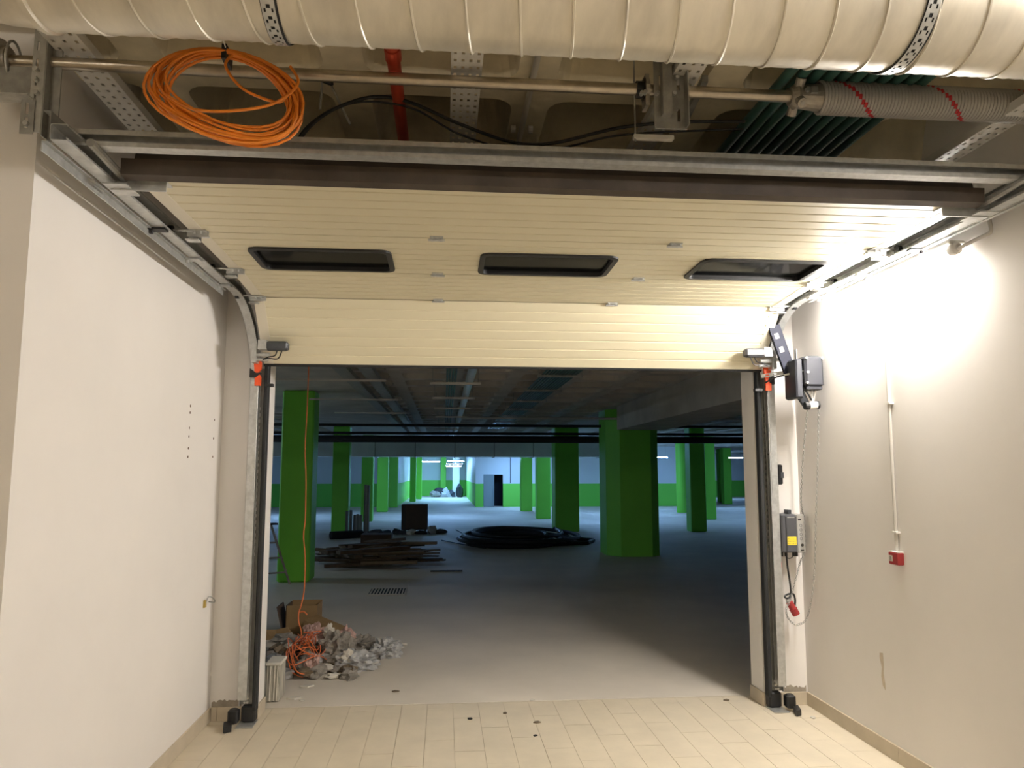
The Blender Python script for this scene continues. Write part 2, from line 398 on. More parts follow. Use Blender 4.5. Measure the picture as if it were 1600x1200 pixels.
# ================================================================= SECTIONAL DOOR
DX0, DX1 = -1.215, 2.245
prof = [(2.95, 2.745), (3.645, 2.745), (4.305, 2.738), (4.835, 2.705), (5.19, 2.325)]   # joints in (y, z), inner face
door = thing('sectional_door', 'cream sectional overhead door rolled up under the ceiling, three windows', 'door', ((DX0 + DX1) / 2, 4.3, 2.325))
def panel_frame(a, b):
    dy, dz = b[0] - a[0], b[1] - a[1]; l = math.hypot(dy, dz); d = (dy / l, dz / l); nrm = (-d[1], d[0])
    return l, (lambda x, v, w_: (x, a[0] + d[0] * v + nrm[0] * w_, a[1] + d[1] * v + nrm[1] * w_))
WIN = [(-1.01, -0.30), (0.19, 0.91), (1.39, 2.09)]; WV = (0.225, 0.605)
for pi in range(4):
    l, fr = panel_frame(prof[pi], prof[pi + 1])
    v0, v1 = 0.004, l - 0.004; T = 0.042
    gro = [v0 + (v1 - v0) * (k + 1) / 7 for k in range(6)]
    def strip(mb, xa, xb, va, vb):
        pts = [(va, 0)]
        for g in gro:
            if va + 0.012 < g < vb - 0.012: pts += [(g - 0.007, 0), (g - 0.004, 0.005), (g + 0.002, 0.005), (g + 0.005, 0)]
        pts += [(vb, 0), (vb, T), (va, T)]
        mb.prism(pts, lambda v, w_, x, fr=fr: fr(x, v, w_), xa, xb)
    mb = MB()
    if pi != 1: strip(mb, DX0, DX1, v0, v1)
    else:
        W0, W1 = WV[0] * 1.0, WV[1]
        xs = [DX0]
        for a, b in WIN: xs += [a, b]
        xs.append(DX1)
        strip(mb, DX0, DX1, v0, W0); strip(mb, DX0, DX1, W1, v1)
        for k in range(0, len(xs), 2): strip(mb, xs[k], xs[k + 1], W0, W1)
    pan = mb.build('panel', 'door_white', door)
    for sx, s in ((DX0, 1), (DX1, -1)):
        MB().prism([(v0, -0.0015), (v1, -0.0015), (v1, T + .001), (v0, T + .001)], lambda v, w_, x, fr=fr: fr(x, v, w_), sx - 0.002 * s, sx + 0.062 * s).build('end_cap', 'door_cap', pan)
    if pi == 1:
        for a, b in WIN:
            o_ = rrect(a - 0.012, b + 0.012, W0 - 0.012, W1 + 0.012, 0.06, 5); i_ = rrect(a + 0.016, b - 0.016, W0 + 0.016, W1 - 0.016, 0.035, 5)
            n = len(o_); vs = [fr(x, v, -0.010) for x, v in o_] + [fr(x, v, -0.012) for x, v in i_] + [fr(x, v, 0.03) for x, v in i_] + [fr(x, v, 0.0) for x, v in o_]
            fs = []
            for k in range(n):
                k2 = (k + 1) % n; fs += [(k, k2, n + k2, n + k), (n + k, n + k2, 2 * n + k2, 2 * n + k), (k, k2, 3 * n + k2, 3 * n + k)]
            MB().add(vs, fs).build('window_frame', 'black', pan)
            MB().prism(i_, lambda x, v, w_: fr(x, v, w_), 0.012, 0.018).build('window_pane', 'pane', pan)
    if pi == 3:      # bottom rubber seal and bottom brackets with alarm boxes
        MB().prism([(v1, -0.004), (v1 + 0.016, -0.004), (v1 + 0.03, 0.01), (v1 + 0.016, 0.045), (v1, 0.045)], lambda v, w_, x: fr(x, v, w_), DX0 - .005, DX1 + .005).build('bottom_seal', 'black_soft', door)
    if pi == 0:
        MB().prism([(v0, -0.02), (v0 - 0.045, -0.012), (v0 - 0.05, 0.05), (v0, 0.05)], lambda v, w_, x: fr(x, v, w_), DX0 - .03, DX1 + .02).build('top_seal', 'seal_brown', door)
        MB().prism([(v0 - 0.0, 0.05), (v0 - 0.05, 0.05), (v0 - 0.03, 0.13), (v0 + 0.02, 0.13)], lambda v, w_, x: fr(x, v, w_), DX0 + .02, DX1 - .03).build('rubber_lip', 'seal', door)
for k in (1, 2, 3):
    y, z = prof[k]; MB().box(DX0 + .005, DX1 - .005, y - .006, y + .006, z + .006, z + .034).build('joint_shade', 'black_soft', door)  # black strips darken the panel gaps, standing in for their shade
# hinges on the joints
for k, X in ((1, -0.05), (1, 1.15), (2, -0.05), (2, 1.13), (3, -0.05), (3, 1.09)):
    y, z = prof[k]; mb = MB()
    mb.box(X - .032, X + .032, y - .034, y - .004, z - .006, z + .001); mb.box(X - .032, X + .032, y + .004, y + .034, z - .006, z + .001)
    mb.cyl((X - .04, y, z - .010), (X + .04, y, z - .010), .006, 8)
    for dx in (-.022, .022):
        for dy in (-.022, .022): mb.cyl((X + dx, y + dy, z - .010), (X + dx, y + dy, z - .004), .005, 6)
    mb.build('hinge', 'galv', door)
# roller brackets on both edges
def roller_bracket(X, s, y, z, wid=0.10):
    mb = MB()
    mb.box(min(X - .02 * s, X + wid * .8 * s), max(X - .02 * s, X + wid * .8 * s), y - .012, y - .006, z - .028, z)
    mb.box(min(X - .02 * s, X + .075 * s), max(X - .02 * s, X + .075 * s), y - .045, y - .012, z - .008, z - .003)
    mb.box(min(X - .02 * s, X + .065 * s), max(X - .02 * s, X + .065 * s), y + .012, y + .055, z - .014, z - .004)
    mb.box(min(X - .03 * s, X + .03 * s), max(X - .03 * s, X + .03 * s), y - .006, y + .05, z - .040, z - .034)
    mb.box(min(X - .03 * s, X + .03 * s), max(X - .03 * s, X + .03 * s), y + .046, y + .05, z - .040, z - .005)
    for dx, dy in ((.02, .03), (.045, .03), (.02, -.03), (.05, -.03), (0.0, .03)): mb.cyl((X + dx * s, y + dy, z - .018), (X + dx * s, y + dy, z - .004), .006, 6)
    br = mb.build('roller_bracket', 'galv', door)
    mb = MB(); mb.cyl((X - .13 * s, y + .02, z + .012), (X + .06 * s, y + .02, z + .012), .006, 8); mb.build('roller_stem', 'galv', br)
    mb = MB(); mb.cyl((X - .118 * s, y + .02, z + .012), (X - .095 * s, y + .02, z + .012), .022, 14); mb.build('roller', 'black', br)
for k in (1, 2, 3):
    y, z = prof[k]
    roller_bracket(DX0, 1, y, z); roller_bracket(DX1, -1, y, z)
for X, s in ((DX0, 1), (DX1, -1)):      # heavy top brackets
    y, z = 3.0, 2.745; mb = MB()
    xa, xb = sorted((X - .10 * s, X + .11 * s)); mb.box(xa, xb, y - .008, y + .0, z - .045, z + .03)
    xa, xb = sorted((X + .0 * s, X + .11 * s)); mb.box(xa, xb, y - .04, y + .06, z - .006, z + .0)
    xa, xb = sorted((X - .11 * s, X - .02 * s)); mb.add([(xa, y - .06, z - .04), (xb, y - .06, z - .04), (xb, y + .07, z - .04), (xa, y + .07, z - .04), (xa, y - .06, z - .034), (xb, y - .06, z - .034), (xb, y + .07, z - .034), (xa, y + .07, z - .034)], [(0, 1, 2, 3), (4, 5, 6, 7), (0, 1, 5, 4), (1, 2, 6, 5), (2, 3, 7, 6), (3, 0, 4, 7)])
    for dx in (.03, .06, .09): mb.cyl((X + dx * s, y + .02, z - .014), (X + dx * s, y + .02, z - .004), .006, 6)
    br = mb.build('top_bracket', 'galv', door)
    MB().cyl((X - .05 * s, y - .30, z + .02), (X - .05 * s, y + .02, z + .0), .016, 10).build('damper_tube', 'galv_dull', br)
    # bottom bracket: grey alarm box, roller carrier, orange catch
    y, z = 5.03, 2.375; mb = MB()
    xa, xb = sorted((X + .045 * s, X + .19 * s)); mb.bbox(xa, xb, y - .045, y + .025, z + .015, z + .075, .012)
    ab = mb.build('cable_slack_switch', 'charcoal' if s > 0 else 'ctrl_dark', door)
    xa, xb = sorted((X + .0 * s, X + .055 * s)); MB().box(xa, xb, y - .042, y + .02, z + .02, z + .082).build('mounting_plate', 'galv', ab)
    mb = MB()
    for q in range(2):
        pts = [(X + (.12 + .03 * q) * s, y - .02, z + .016), (X + (.11 + .02 * q) * s, y - .035, z - .02 - .02 * q), (X + .07 * s, y - .035, z - .03 - .01 * q), (X + .03 * s, y - .02, z - .045)]
        mb.tube(spline(pts, 6), .004, 6)
    mb.split('wire', 'black', ab)
    mb = MB(); xa, xb = sorted((X - .025 * s, X + .06 * s)); mb.cyl((xa, y + .03, z - .005), (xb, y + .03, z - .005), .014, 12); mb.cyl((xa, y + .05, z - .035), (xb - .01, y + .05, z - .035), .012, 12)
    xa, xb = sorted((X - .05 * s, X - .02 * s)); mb.box(xa, xb, y + .01, y + .10, z - .06, z + .07)
    bb = mb.build('bottom_bracket', 'galv', door)
    oc = [(0.0, .0), (.035, .015), (.052, -.02), (.052, -.065), (.034, -.09), (.052, -.115), (.052, -.175), (.012, -.175), (.012, -.11), (.006, -.05)]
    fx = (lambda a: X - .055 * s + a * 1.0) if s > 0 else (lambda a: X - .012 + a)
    MB().prism(oc, lambda a, b, d: (fx(a), d, 2.345 + b), 5.115, 5.135).build('safety_catch', 'orange_plastic', bb)
    MB().prism([(-.02, -.06), (.02, -.09), (.052, -.09), (.02, -.12), (-.02, -.12)] if s > 0 else [(.072, -.06), (.04, -.09), (.03, -.092), (.04, -.12), (.075, -.13)], lambda a, b, d: (fx(a), d, 2.345 + b), 5.11, 5.14).build('catch_lever', 'black', bb)
    xa, xb = sorted((X + .025 * s, X + .075 * s)); MB().box(xa, xb, 5.12, 5.16, 2.165, 2.185).build('buffer', 'black', bb)
    MB().cyl((X - .022 * s, 5.128, 1.45), (X - .022 * s, 5.128, 2.2), .004, 6).build('lifting_cable', 'galv', bb)

# ================================================================= TRACKS
TZ = 2.755
def track(X, Xv, s, label):
    t = thing('door_track', label, 'track', (X, 4.0, 0))
    path = [(2.60, TZ), (4.72, TZ)] + [(4.72 + .46 * math.sin(R(a)), TZ - .46 + .46 * math.cos(R(a))) for a in range(10, 91, 10)] + [(5.18, 0.16)]
    C_prof = [(.022, -.020), (.022, -.028), (-.03, -.028), (-.034, -.020), (-.034, .022), (-.03, .028), (.022, .028), (.022, .020)]
    MB().sweep(C_prof, path, [X] * 2 + [X + (Xv - X) * k / 9 for k in range(1, 10)] + [Xv], s).build('rail', 'galv', t, solid=.003)
    # stiffening angle above the horizontal rail
    h = [(2.60, TZ), (4.74, TZ)]
    MB().sweep([(-.036, .03), (-.036, .075), (-.06, .075)], h, X, s).build('stiffener', 'galv_dull', t, solid=.003)
    MB().sweep([(-.040, -.034), (-.058, -.034)] + ([(-.058, -.068)] if s > 0 else []), h, X, s).build('edge_strip', 'galv', t, solid=.004)  # left strip gets an added lip that lowers the shadow on the wall
    # joints and clamps along the rail
    for y in (3.55, 4.05, 4.62):
        mb = MB(); xa, xb = sorted((X - .065 * s, X + .02 * s)); mb.box(xa, xb, y - .025, y + .025, TZ - .040, TZ - .031); mb.cyl((X - .05 * s, y, TZ - .055), (X - .05 * s, y, TZ - .03), .012, 8)
        mb.build('clamp', 'galv' if y != 3.55 else 'black', t)
    X = Xv
    # perforated wall angle beside the vertical rail
    us = [0, .012, .022, .046, .056, .08]; z0, z1 = .11, 2.30; vs_ = [z0]
    z = 1.05
    while z < 2.02: vs_ += [z, z + .022]; z += .042
    vs_.append(z1)
    hol = lambda i, j: (i in (1, 3)) and j % 2 == 1 and 0 < j < len(vs_) - 2
    MB().perf(us, vs_, hol, lambda u, v: (X + (-.036 + u) * s, 5.245, v)).build('wall_angle', 'galv_dull', t, solid=.003)
    xa, xb = sorted((X - .038 * s, X - .034 * s)); MB().box(xa, xb, 5.205, YD, .11, 2.3).build('angle_flange', 'galv', t)
    xa, xb = sorted((X + .046 * s, X + .074 * s)); MB().bbox(xa, xb, 5.20, 5.262, .075, 2.36, .006).build('side_seal', 'black_soft', t)
    xa, xb = sorted((X - .052 * s, X - .044 * s)); MB().box(xa, xb, 5.23, 5.28, .30, 1.35).build('rubber_edge', 'black', t)
    mb = MB()
    for z in (.125, .15, .175):
        for dx in (.005, .022): mb.cyl((X + (dx - .012) * s, 5.225, z), (X + (dx - .012) * s, 5.245, z), .007, 8)
    for z in (.42, .62, .86, 1.02): mb.cyl((X + .004 * s, 5.225, z), (X + .004 * s, 5.245, z), .006, 8)
    mb.split('bolt', 'white_plastic', t)
    xa, xb = sorted((X - .03 * s, X + .075 * s)); MB().box(xa, xb, 5.11, 5.262, .002, .008).build('foot_plate', 'galv', t)
    xa, xb = sorted((X - .02 * s, X + .07 * s)); MB().bbox(xa, xb, 5.20, 5.27, .008, .11, .01).build('rubber_foot', 'black', t)
    xa, xb = sorted((X - .085 * s, X - .02 * s)); mb = MB(); mb.bbox(xa, xb, 5.12, 5.19, .02, .11, .012)
    mb.obox((X - .07 * s, 5.085, .022), (.022, .012, 0), (-.012 * s, .05, .0), (0, 0, .018)); mb.build('buffer_stop', 'black', t)
    return t
track(-1.318, -1.262, 1, 'galvanised door track curving down beside the left wall')
track(2.352, 2.290, -1, 'galvanised door track curving down beside the control box')
# rear C-rail tying both tracks together
mb = MB(); yr, zr = 2.74, 2.80
cp = [(yr - .002, zr + .012), (yr - .002, zr + .030), (yr + .05, zr + .030), (yr + .05, zr - .030), (yr - .002, zr - .030), (yr - .002, zr - .014)]
vs = [(x, y, z) for x in (-1.36, 2.50) for y, z in cp]; n = len(cp)
mb.add(vs, [(i, i + 1, n + i + 1, n + i) for i in range(n - 1)])
r = mb.build('cross_rail', 'galv', solid=.004); tag(r, 'long galvanised C-rail crossing between the two door tracks', 'rail')

# ================================================================= SPRING SHAFT
SY, SZ = 2.70, 3.055
sh = thing('spring_shaft', 'long steel torsion shaft with grey coil spring below the duct', 'spring shaft', (0.4, SY, SZ))
MB().cyl((-1.58, SY, SZ), (3.2, SY, SZ), .0225, 20).build('shaft', 'shaft', sh, smooth=True)
mb = MB(); n = 80; pts = []; seg = 40; pitch = .0135; rc = .058
for k in range(n * seg + 1):
    a = 2 * math.pi * k / seg; pts.append((1.44 + pitch * k / seg, SY + rc * math.cos(a), SZ + rc * math.sin(a)))
# helix with a painted red line that winds slowly along it
P = [Vector(p) for p in pts]; wr_ = pitch * .52; ring = 6
vs = []; 
for k, p in enumerate(P):
    a = 2 * math.pi * k / seg; rad = Vector((0, math.cos(a), math.sin(a)))
    for j in range(ring):
        b = 2 * math.pi * j / ring; vs.append(p + rad * (wr_ * math.cos(b)) + Vector((wr_ * math.sin(b), 0, 0)))
mb.add(vs, [])
for k in range(n * seg):
    a = (360.0 * k / seg) % 360; turn = k / seg
    tgt = (125 + 13.0 * (turn - 5.0)) % 360; d = abs((a - tgt + 180) % 360 - 180)
    for j in range(ring):
        j2 = (j + 1) % ring; mb.f.append([k * ring + j, k * ring + j2, (k + 1) * ring + j2, (k + 1) * ring + j]); mb.mi.append(1 if d < 9.5 else 0)
mb.build('coil_spring', ['spring', 'red_paint'], sh, smooth=False)
# winding cone
mb = MB(); mb.tube([(1.325, SY, SZ), (1.345, SY, SZ), (1.36, SY, SZ), (1.42, SY, SZ), (1.47, SY, SZ)], [.034, .05, .044, .05, .057], 18)
for a in (45, 135, 225, 315):
    c, s_ = math.cos(R(a)), math.sin(R(a)); mb.cyl((1.352, SY + c * .038, SZ + s_ * .038), (1.352, SY + c * .072, SZ + s_ * .072), .019, 12)
mb.build('winding_cone', 'cast', sh)
mb = MB()
for a in (135, 225): 
    c, s_ = math.cos(R(a)), math.sin(R(a)); mb.cyl((1.352, SY + c * .071, SZ + s_ * .071), (1.352, SY + c * .0735, SZ + s_ * .0735), .009, 10)
mb.cyl((1.37, SY - .052, SZ), (1.37, SY - .066, SZ), .010, 6); mb.box(1.385, 1.41, SY - .062, SY - .05, SZ - .012, SZ + .012)
mb.split('set_screw', 'galv_dull', sh)
# centre bearing bracket
mb = MB(); us = [0, .02, .034, .088, .10, .12]; vs_ = [0, .03, .08, .15, .155, .21, .22, .33]
MB().perf(us, vs_, lambda i, j: (i, j) in ((1, 4), (3, 1), (3, 4)), lambda u, v: (.775 + u, 2.665, 2.885 + v)).build('bearing_plate', 'galv_dull', sh, solid=.004)
mb = MB(); mb.box(.892, .896, 2.62, 2.665, 2.885, 3.22); mb.box(.775, .896, 2.655, 2.663, 2.882, 2.890); mb.box(.80, .835, 2.63, 2.664, 2.93, 3.22); mb.build('bracket_flange', 'galv_dull', sh)
mb = MB(); mb.cyl((.745, SY, SZ), (.76, SY, SZ), .045, 18); mb.box(.745, .76, SY - .03, SY + .03, SZ - .075, SZ + .05); mb.build('bearing', 'cast', sh)
MB().cyl((.715, SY, SZ), (.748, SY, SZ), .032, 16).build('collar', 'black', sh)
mb = MB()
for x, z in ((.725, SZ - .038), (.738, SZ - .034), (.785, SZ - .036), (.85, SZ - .034), (.862, SZ + .03)): mb.cyl((x, 2.645, z), (x, 2.665, z), .008, 8)
mb.split('bolt', 'galv', sh)
MB().box(.705, .86, 2.70, 2.725, 2.862, 2.878).build('foot_rail', 'strut', sh)
MB().cyl((.712, 2.71, 2.85), (.712, 2.71, 3.2), .003, 6).build('threaded_rod', 'galv_dull', sh)
# left cable drum and bearing
mb = MB(); mb.tube([(-1.60, SY, SZ), (-1.575, SY, SZ), (-1.57, SY, SZ), (-1.555, SY, SZ), (-1.55, SY, SZ)], [.075, .075, .05, .05, .03], 22)
mb.build('cable_drum', 'cast', sh, smooth=True)
mb = MB(); mb.tube([(-1.545, SY + .0 + .05 * math.cos(R(a)), SZ + .0 + .072 * math.sin(R(a))) for a in range(0, 360, 15)], .005, 6, closed=True); mb.build('cable_loop', 'galv', sh)

# hanging bracket on the left: angle, plate, slotted bars
hb = thing('hanger_bracket', 'galvanised angle and plate holding the left end of the shaft', 'bracket', (-1.44, 2.66, 2.78))
us = [0, .012, .02, .042]; vs_ = [0] + [q for k in range(6) for q in (.04 + k * .065, .075 + k * .065)] + [.425]
MB().perf(us, vs_, lambda i, j: i == 1 and j % 2 == 1 and 0 < j < len(vs_) - 2, lambda u, v: (-1.455 + u, 2.655, 2.775 + v)).build('slotted_angle', 'galv', hb, solid=.004)
MB().box(-1.413, -1.409, 2.655, 2.70, 2.765, 3.2).build('angle_leg', 'galv_dull', hb)
MB().box(-1.408, -1.375, 2.69, 2.696, 2.755, 3.2).build('second_angle', 'galv_dull', hb)
MB().box(-1.62, -1.44, 2.668, 2.674, 2.895, 3.02).build('shaft_plate', 'galv_dull', hb)
mb = MB(); mb.box(-1.62, -1.44, 2.61, 2.674, 2.888, 2.894); mb.build('plate_lip', 'galv', hb)
us = [0, .015, .026, .045]; vs_ = [0, .02, .06, .07, .115, .13]
MB().perf(us, vs_, lambda i, j: i == 1 and j in (1, 3), lambda u, v: (-1.478 + u, 2.648, 2.765 + v)).build('slotted_tab', 'galv_dull', hb, solid=.003)
mb = MB()
for x, z in ((-1.437, 3.0), (-1.437, 2.965), (-1.455, 2.80), (-1.43, 2.915)): mb.cyl((x, 2.635, z), (x, 2.66, z), .009, 8)
mb.split('bolt', 'galv', hb)

# ================================================================= UNDER THE NEAR CEILING
# spiral duct
DYc, DZc, DR = 1.924, 2.94, 0.19
du = thing('ventilation_duct', 'large round spiral-seam metal duct crossing the top of the view', 'duct', (0.6, DYc, DZc - DR))
NS = 48
mb = MB(); k0 = []
xs = [-1.06 + i * .02 for i in range(int((3.4 + 1.06) / .02) + 1)]
for i, x in enumerate(xs):
    rr = DR + 0.0012 * math.sin(2 * math.pi * x / .0457)
    k0 += [(x, DYc + rr * math.cos(2 * math.pi * j / NS), DZc + rr * math.sin(2 * math.pi * j / NS)) for j in range(NS)]
mb.add(k0, [(i * NS + j, i * NS + (j + 1) % NS, (i + 1) * NS + (j + 1) % NS, (i + 1) * NS + j) for i in range(len(xs) - 1) for j in range(NS)])
mb.build('duct_tube', 'duct', du, smooth=True)
pts = []; pit = .14; seg = 36
for k in range(int(4.4 / pit * seg)):
    a = 2 * math.pi * k / seg; pts.append((-1.03 + pit * k / seg, DYc + (DR + .0015) * math.cos(a), DZc + (DR + .0015) * math.sin(a)))
MB().tube(pts, .0042, 5).build('spiral_seam', 'duct', du, smooth=True)
# elbow on the left, turning towards the camera
pts = [(-1.06, DYc, DZc)] + [(-1.06 - .26 * math.sin(R(a)), DYc - .26 + .26 * math.cos(R(a)), DZc) for a in (15, 30, 45, 60, 75, 90)] + [(-1.32, DYc - .9, DZc)]
MB().tube(pts, DR - .004, 40, caps=False).build('elbow', 'duct', du, smooth=True)
mb = MB(); mb.tube([(-1.07, DYc, DZc), (-1.065, DYc, DZc), (-1.05, DYc, DZc), (-1.045, DYc, DZc)], [DR, DR + .008, DR + .008, DR], 48, caps=False); mb.build('collar_ring', 'duct', du, smooth=True)
MB().cyl((-1.02, DYc - .12, DZc - .15), (-1.02, DYc - .135, DZc - .166), .009, 12).build('rivet', 'galv', du)
for X, lab in ((-0.455, 'perforated hanger band round the duct above the orange cable coil'), (1.275, 'perforated hanger band round the duct above the spring')):
    us = [-.017, -.011, -.006, .006, .011, .017]; na = 60; vs_ = list(range(0, na + 1))
    hol = lambda i, j: (i == 2 and j % 3 == 1) or (i in (1, 3) and False)
    us = [-.017, -.012, -.007, -.005, .005, .007, .012, .017]
    hol = lambda i, j: (i == 3 and j % 3 == 0) or (i in (1, 5) and j % 3 == 1 and True)
    us_ = us
    def fn(u, v, X=X):
        if v <= 2: return (X + u, DYc - DR - .004, ZC - (ZC - DZc) * v / 2)
        if v >= na - 2: return (X + u, DYc + DR + .004, DZc + (ZC - DZc) * (v - na + 2) / 2)
        a = 180 + 180 * (v - 2) / (na - 4); return (X + u, DYc + (DR + .0055) * math.cos(R(a)), DZc + (DR + .0055) * math.sin(R(a)))
    b = thing('hanger_band', lab, 'hanger band', (X, DYc, DZc - DR))
    MB().perf(us_, vs_, hol, fn).build('perforated_strip', 'galv', b, solid=.0012)
    def fn2(u, v, X=X):
        p = fn(u * 1.25 + .002, v, X); d = Vector((0, p[1] - DYc, p[2] - DZc)); 
        return (p[0], p[1] - d.y * .012, p[2] - d.z * .012) if 2 < v < na - 2 else (p[0], p[1] + (.003 if v <= 2 else -.003), p[2])
    MB().perf([-.017, .017], vs_, lambda i, j: False, fn2).build('rubber_lining', 'black_soft', b, solid=.0008)

# perforated cable trays running away from the camera
def cable_tray(x0, x1, y0, y1, z, label, rows=3, pit=.05, name='cable_tray', m_='tray'):
    wd = x1 - x0; us = [0]
    for r_ in range(rows):
        c = wd * (r_ + .5) / rows; us += [c - .0055, c + .0055]
    us.append(wd); vs_ = [y0]; y = y0 + .02
    while y + .03 < y1: vs_ += [y, y + .018]; y += pit
    vs_.append(y1)
    mb = MB(); mb.perf(us, vs_, lambda i, j: i % 2 == 1 and j % 2 == 1 and 0 < j < len(vs_) - 2, lambda u, v: (x0 + u, v, z))
    for x in (x0, x1): mb.add([(x, y0, z), (x, y1, z), (x, y1, z + .035), (x, y0, z + .035)], [(0, 1, 2, 3)])
    o = mb.build(name, m_, solid=.002); return tag(o, label, 'cable tray')
cable_tray(-1.40, -1.28, 0.5, 5.2, 3.10, 'white perforated cable tray behind the left side of the orange coil')
cable_tray(0.01, 0.125, 0.5, 5.2, 3.10, 'grey perforated cable tray right of the red pipe', rows=4)
cable_tray(0.85, 0.955, 0.5, 5.2, 3.10, 'grey perforated cable tray behind the shaft bearing bracket')
cable_tray(2.19, 2.29, 0.5, 5.2, 3.00, 'perforated cable tray below the coil spring near the right wall')
us = [0, .03, .05, .08, .10, .13]; vs_ = [2.05 + k * .025 for k in range(19)]
o = MB().perf(us, vs_, lambda i, j: i in (1, 3) and j % 2 == 1, lambda u, v: (v, 3.35 + u, 3.03)).build('cable_tray', 'tray', solid=.002)
tag(o, 'short crosswise perforated tray behind the cross rail at far right', 'cable tray')
# red sprinkler pipe
sp = thing('sprinkler_pipe', 'red painted pipe under the ceiling beside the orange coil', 'pipe', (-.205, 2.6, 3.10))
MB().cyl((-.205, .4, 3.135), (-.205, 5.2, 3.135), .026, 18).build('pipe', 'red_pipe', sp, smooth=True)
MB().cyl((-.205, 2.62, 3.135), (-.205, 2.70, 3.135), .031, 18).build('pipe_socket', 'red_pipe', sp)
# grey conduit with saddle
gc = thing('grey_conduit', 'thin grey conduit under the ceiling right of the middle tray', 'conduit', (.34, 2.9, 3.15))
MB().cyl((.34, 1.2, 3.18), (.34, 5.2, 3.18), .013, 12).build('pipe', 'pvc_grey', gc, smooth=True)
mb = MB(); mb.tube([(.34 + dx, 3.32, 3.17) for dx in (-.05, -.03)], .018, 10); mb.tube([(.34 + dx, 3.32, 3.17) for dx in (.03, .05)], .018, 10); mb.split('saddle', 'pvc_grey', gc)
# bundle of dark teal conduits
for k in range(11):
    x = 1.30 + k * .055
    o = MB().cyl((x, .4, 3.12), (x, 5.2, 3.12), .0205, 10).build('conduit', 'teal', smooth=True)
    tag(o, ORD[k] + ' dark teal conduit in the flat bundle behind the coil spring', 'conduit', 'teal conduits under the near ceiling')
# strut channels hanging at odd angles
o = MB().obox((1.02, 2.95, 3.13), (.012, 0, 0), (.02, .22, .0), (0, 0, .014)).build('strut_channel', 'galv_dull')
tag(o, 'short galvanised strut channel left of the teal conduits', 'strut')
for a, b, lab in (((-.51, 3.0, 3.3), (-.52, 3.0, 3.07), 'thin steel hanger rod hanging straight beside the orange coil'), ((-.50, 3.0, 3.22), (-.40, 3.02, 3.02), 'thin steel rod hanging slanted left of the red pipe')):
    o = MB().cyl(a, b, .005, 6).build('hanger_rod', 'galv_dull'); tag(o, lab, 'rod')
o = MB().tube(spline([(-.51, 2.9, 3.25), (-.50, 2.96, 3.2), (-.47, 2.98, 3.17), (-.52, 2.98, 3.19), (-.5, 2.96, 3.22)], 6), .006, 6).build('wire_tie', 'black'); tag(o, 'knotted black wire on the hanger rods', 'wire')
# black cables sagging under the coffers
def cable(name, pts, r, m_, label, cat='cable', n=8):
    o = MB().tube(spline(pts, n), r, 8).build(name, m_, smooth=True); return tag(o, label, cat)
cable('black_cable', [(-.60, 2.99, 2.82), (-.59, 2.98, 2.93), (-.52, 2.98, 3.02), (-.42, 2.98, 3.085), (-.29, 2.98, 3.125), (-.15, 3.0, 3.115), (.04, 3.02, 3.045), (.27, 3.03, 2.975), (.44, 3.0, 2.965), (.72, 2.98, 3.035), (.98, 2.98, 3.07), (1.26, 2.98, 3.085)], .007, 'black', 'thick black cable arching from the door top over to the right')
cable('black_cable', [(-.62, 3.01, 2.82), (-.60, 3.0, 2.95), (-.50, 3.0, 3.055), (-.38, 3.0, 3.105), (-.25, 3.0, 3.11), (-.12, 3.02, 3.09), (.05, 3.05, 3.01), (.30, 3.05, 2.945), (.5, 3.02, 2.96), (.75, 3.0, 3.015), (1.26, 3.0, 3.06)], .0045, 'black', 'thin black cable sagging below the thick one')

# coil of orange cable hanging from the duct
oc = thing('cable_coil', 'coil of bright orange cable hung from the duct', 'cable', (-.72, 2.42, 2.65))
pts = []; loops = 15; rnd = random.Random(3)
pa = None
for k in range(loops):
    a_ = .205 + rnd.uniform(-.030, .028); b_ = .125 + rnd.uniform(-.022, .022)
    cx = -.725 + rnd.uniform(-.014, .014); top = 2.972 + rnd.uniform(-.014, .005); cz = top - b_ * 1.0; cy = 2.44 + rnd.uniform(-.035, .035)
    if k in (4, 9): a_ += .03; b_ += .025; cz = top - b_
    cur = (a_, b_, cx, cz, cy)
    if pa is None: pa = cur
    for q in range(28):
        t = q / 28; wgt = t * t * (3 - 2 * t); e = [p0 + (p1 - p0) * wgt for p0, p1 in zip(pa, cur)]
        an = R(90) - 2 * math.pi * t
        sag = -.02 * math.cos(an) * math.sin(an)
        pts.append((e[2] + e[0] * math.cos(an) + sag, e[4] + .05 * math.cos(an) - .02 * math.sin(an), e[3] + e[1] * math.sin(an) - .03 * max(0, -math.sin(an)) * math.cos(an)))
    pa = cur
MB().tube(pts, .0048, 7).build('cable', 'orange_cable', oc, smooth=True)
MB().tube(spline([(-.70, 2.42, 2.97), (-.715, 2.38, 2.90), (-.66, 2.39, 2.83), (-.56, 2.41, 2.80), (-.53, 2.43, 2.83)], 8), .0048, 7).build('loose_end', 'orange_cable', oc, smooth=True)
MB().tube(spline([(-.90, 2.39, 2.80), (-.80, 2.36, 2.74), (-.68, 2.36, 2.74), (-.56, 2.38, 2.78), (-.49, 2.40, 2.86), (-.52, 2.42, 2.93)], 8), .0048, 7).build('loose_end', 'orange_cable', oc, smooth=True)
MB().box(-.735, -.720, 2.395, 2.47, 2.935, 2.985).build('cable_tie', 'black', oc)
MB().cyl((-.725, 2.42, 2.97), (-.70, 2.12, 3.0), .002, 6).build('hanging_wire', 'white_plastic', oc)

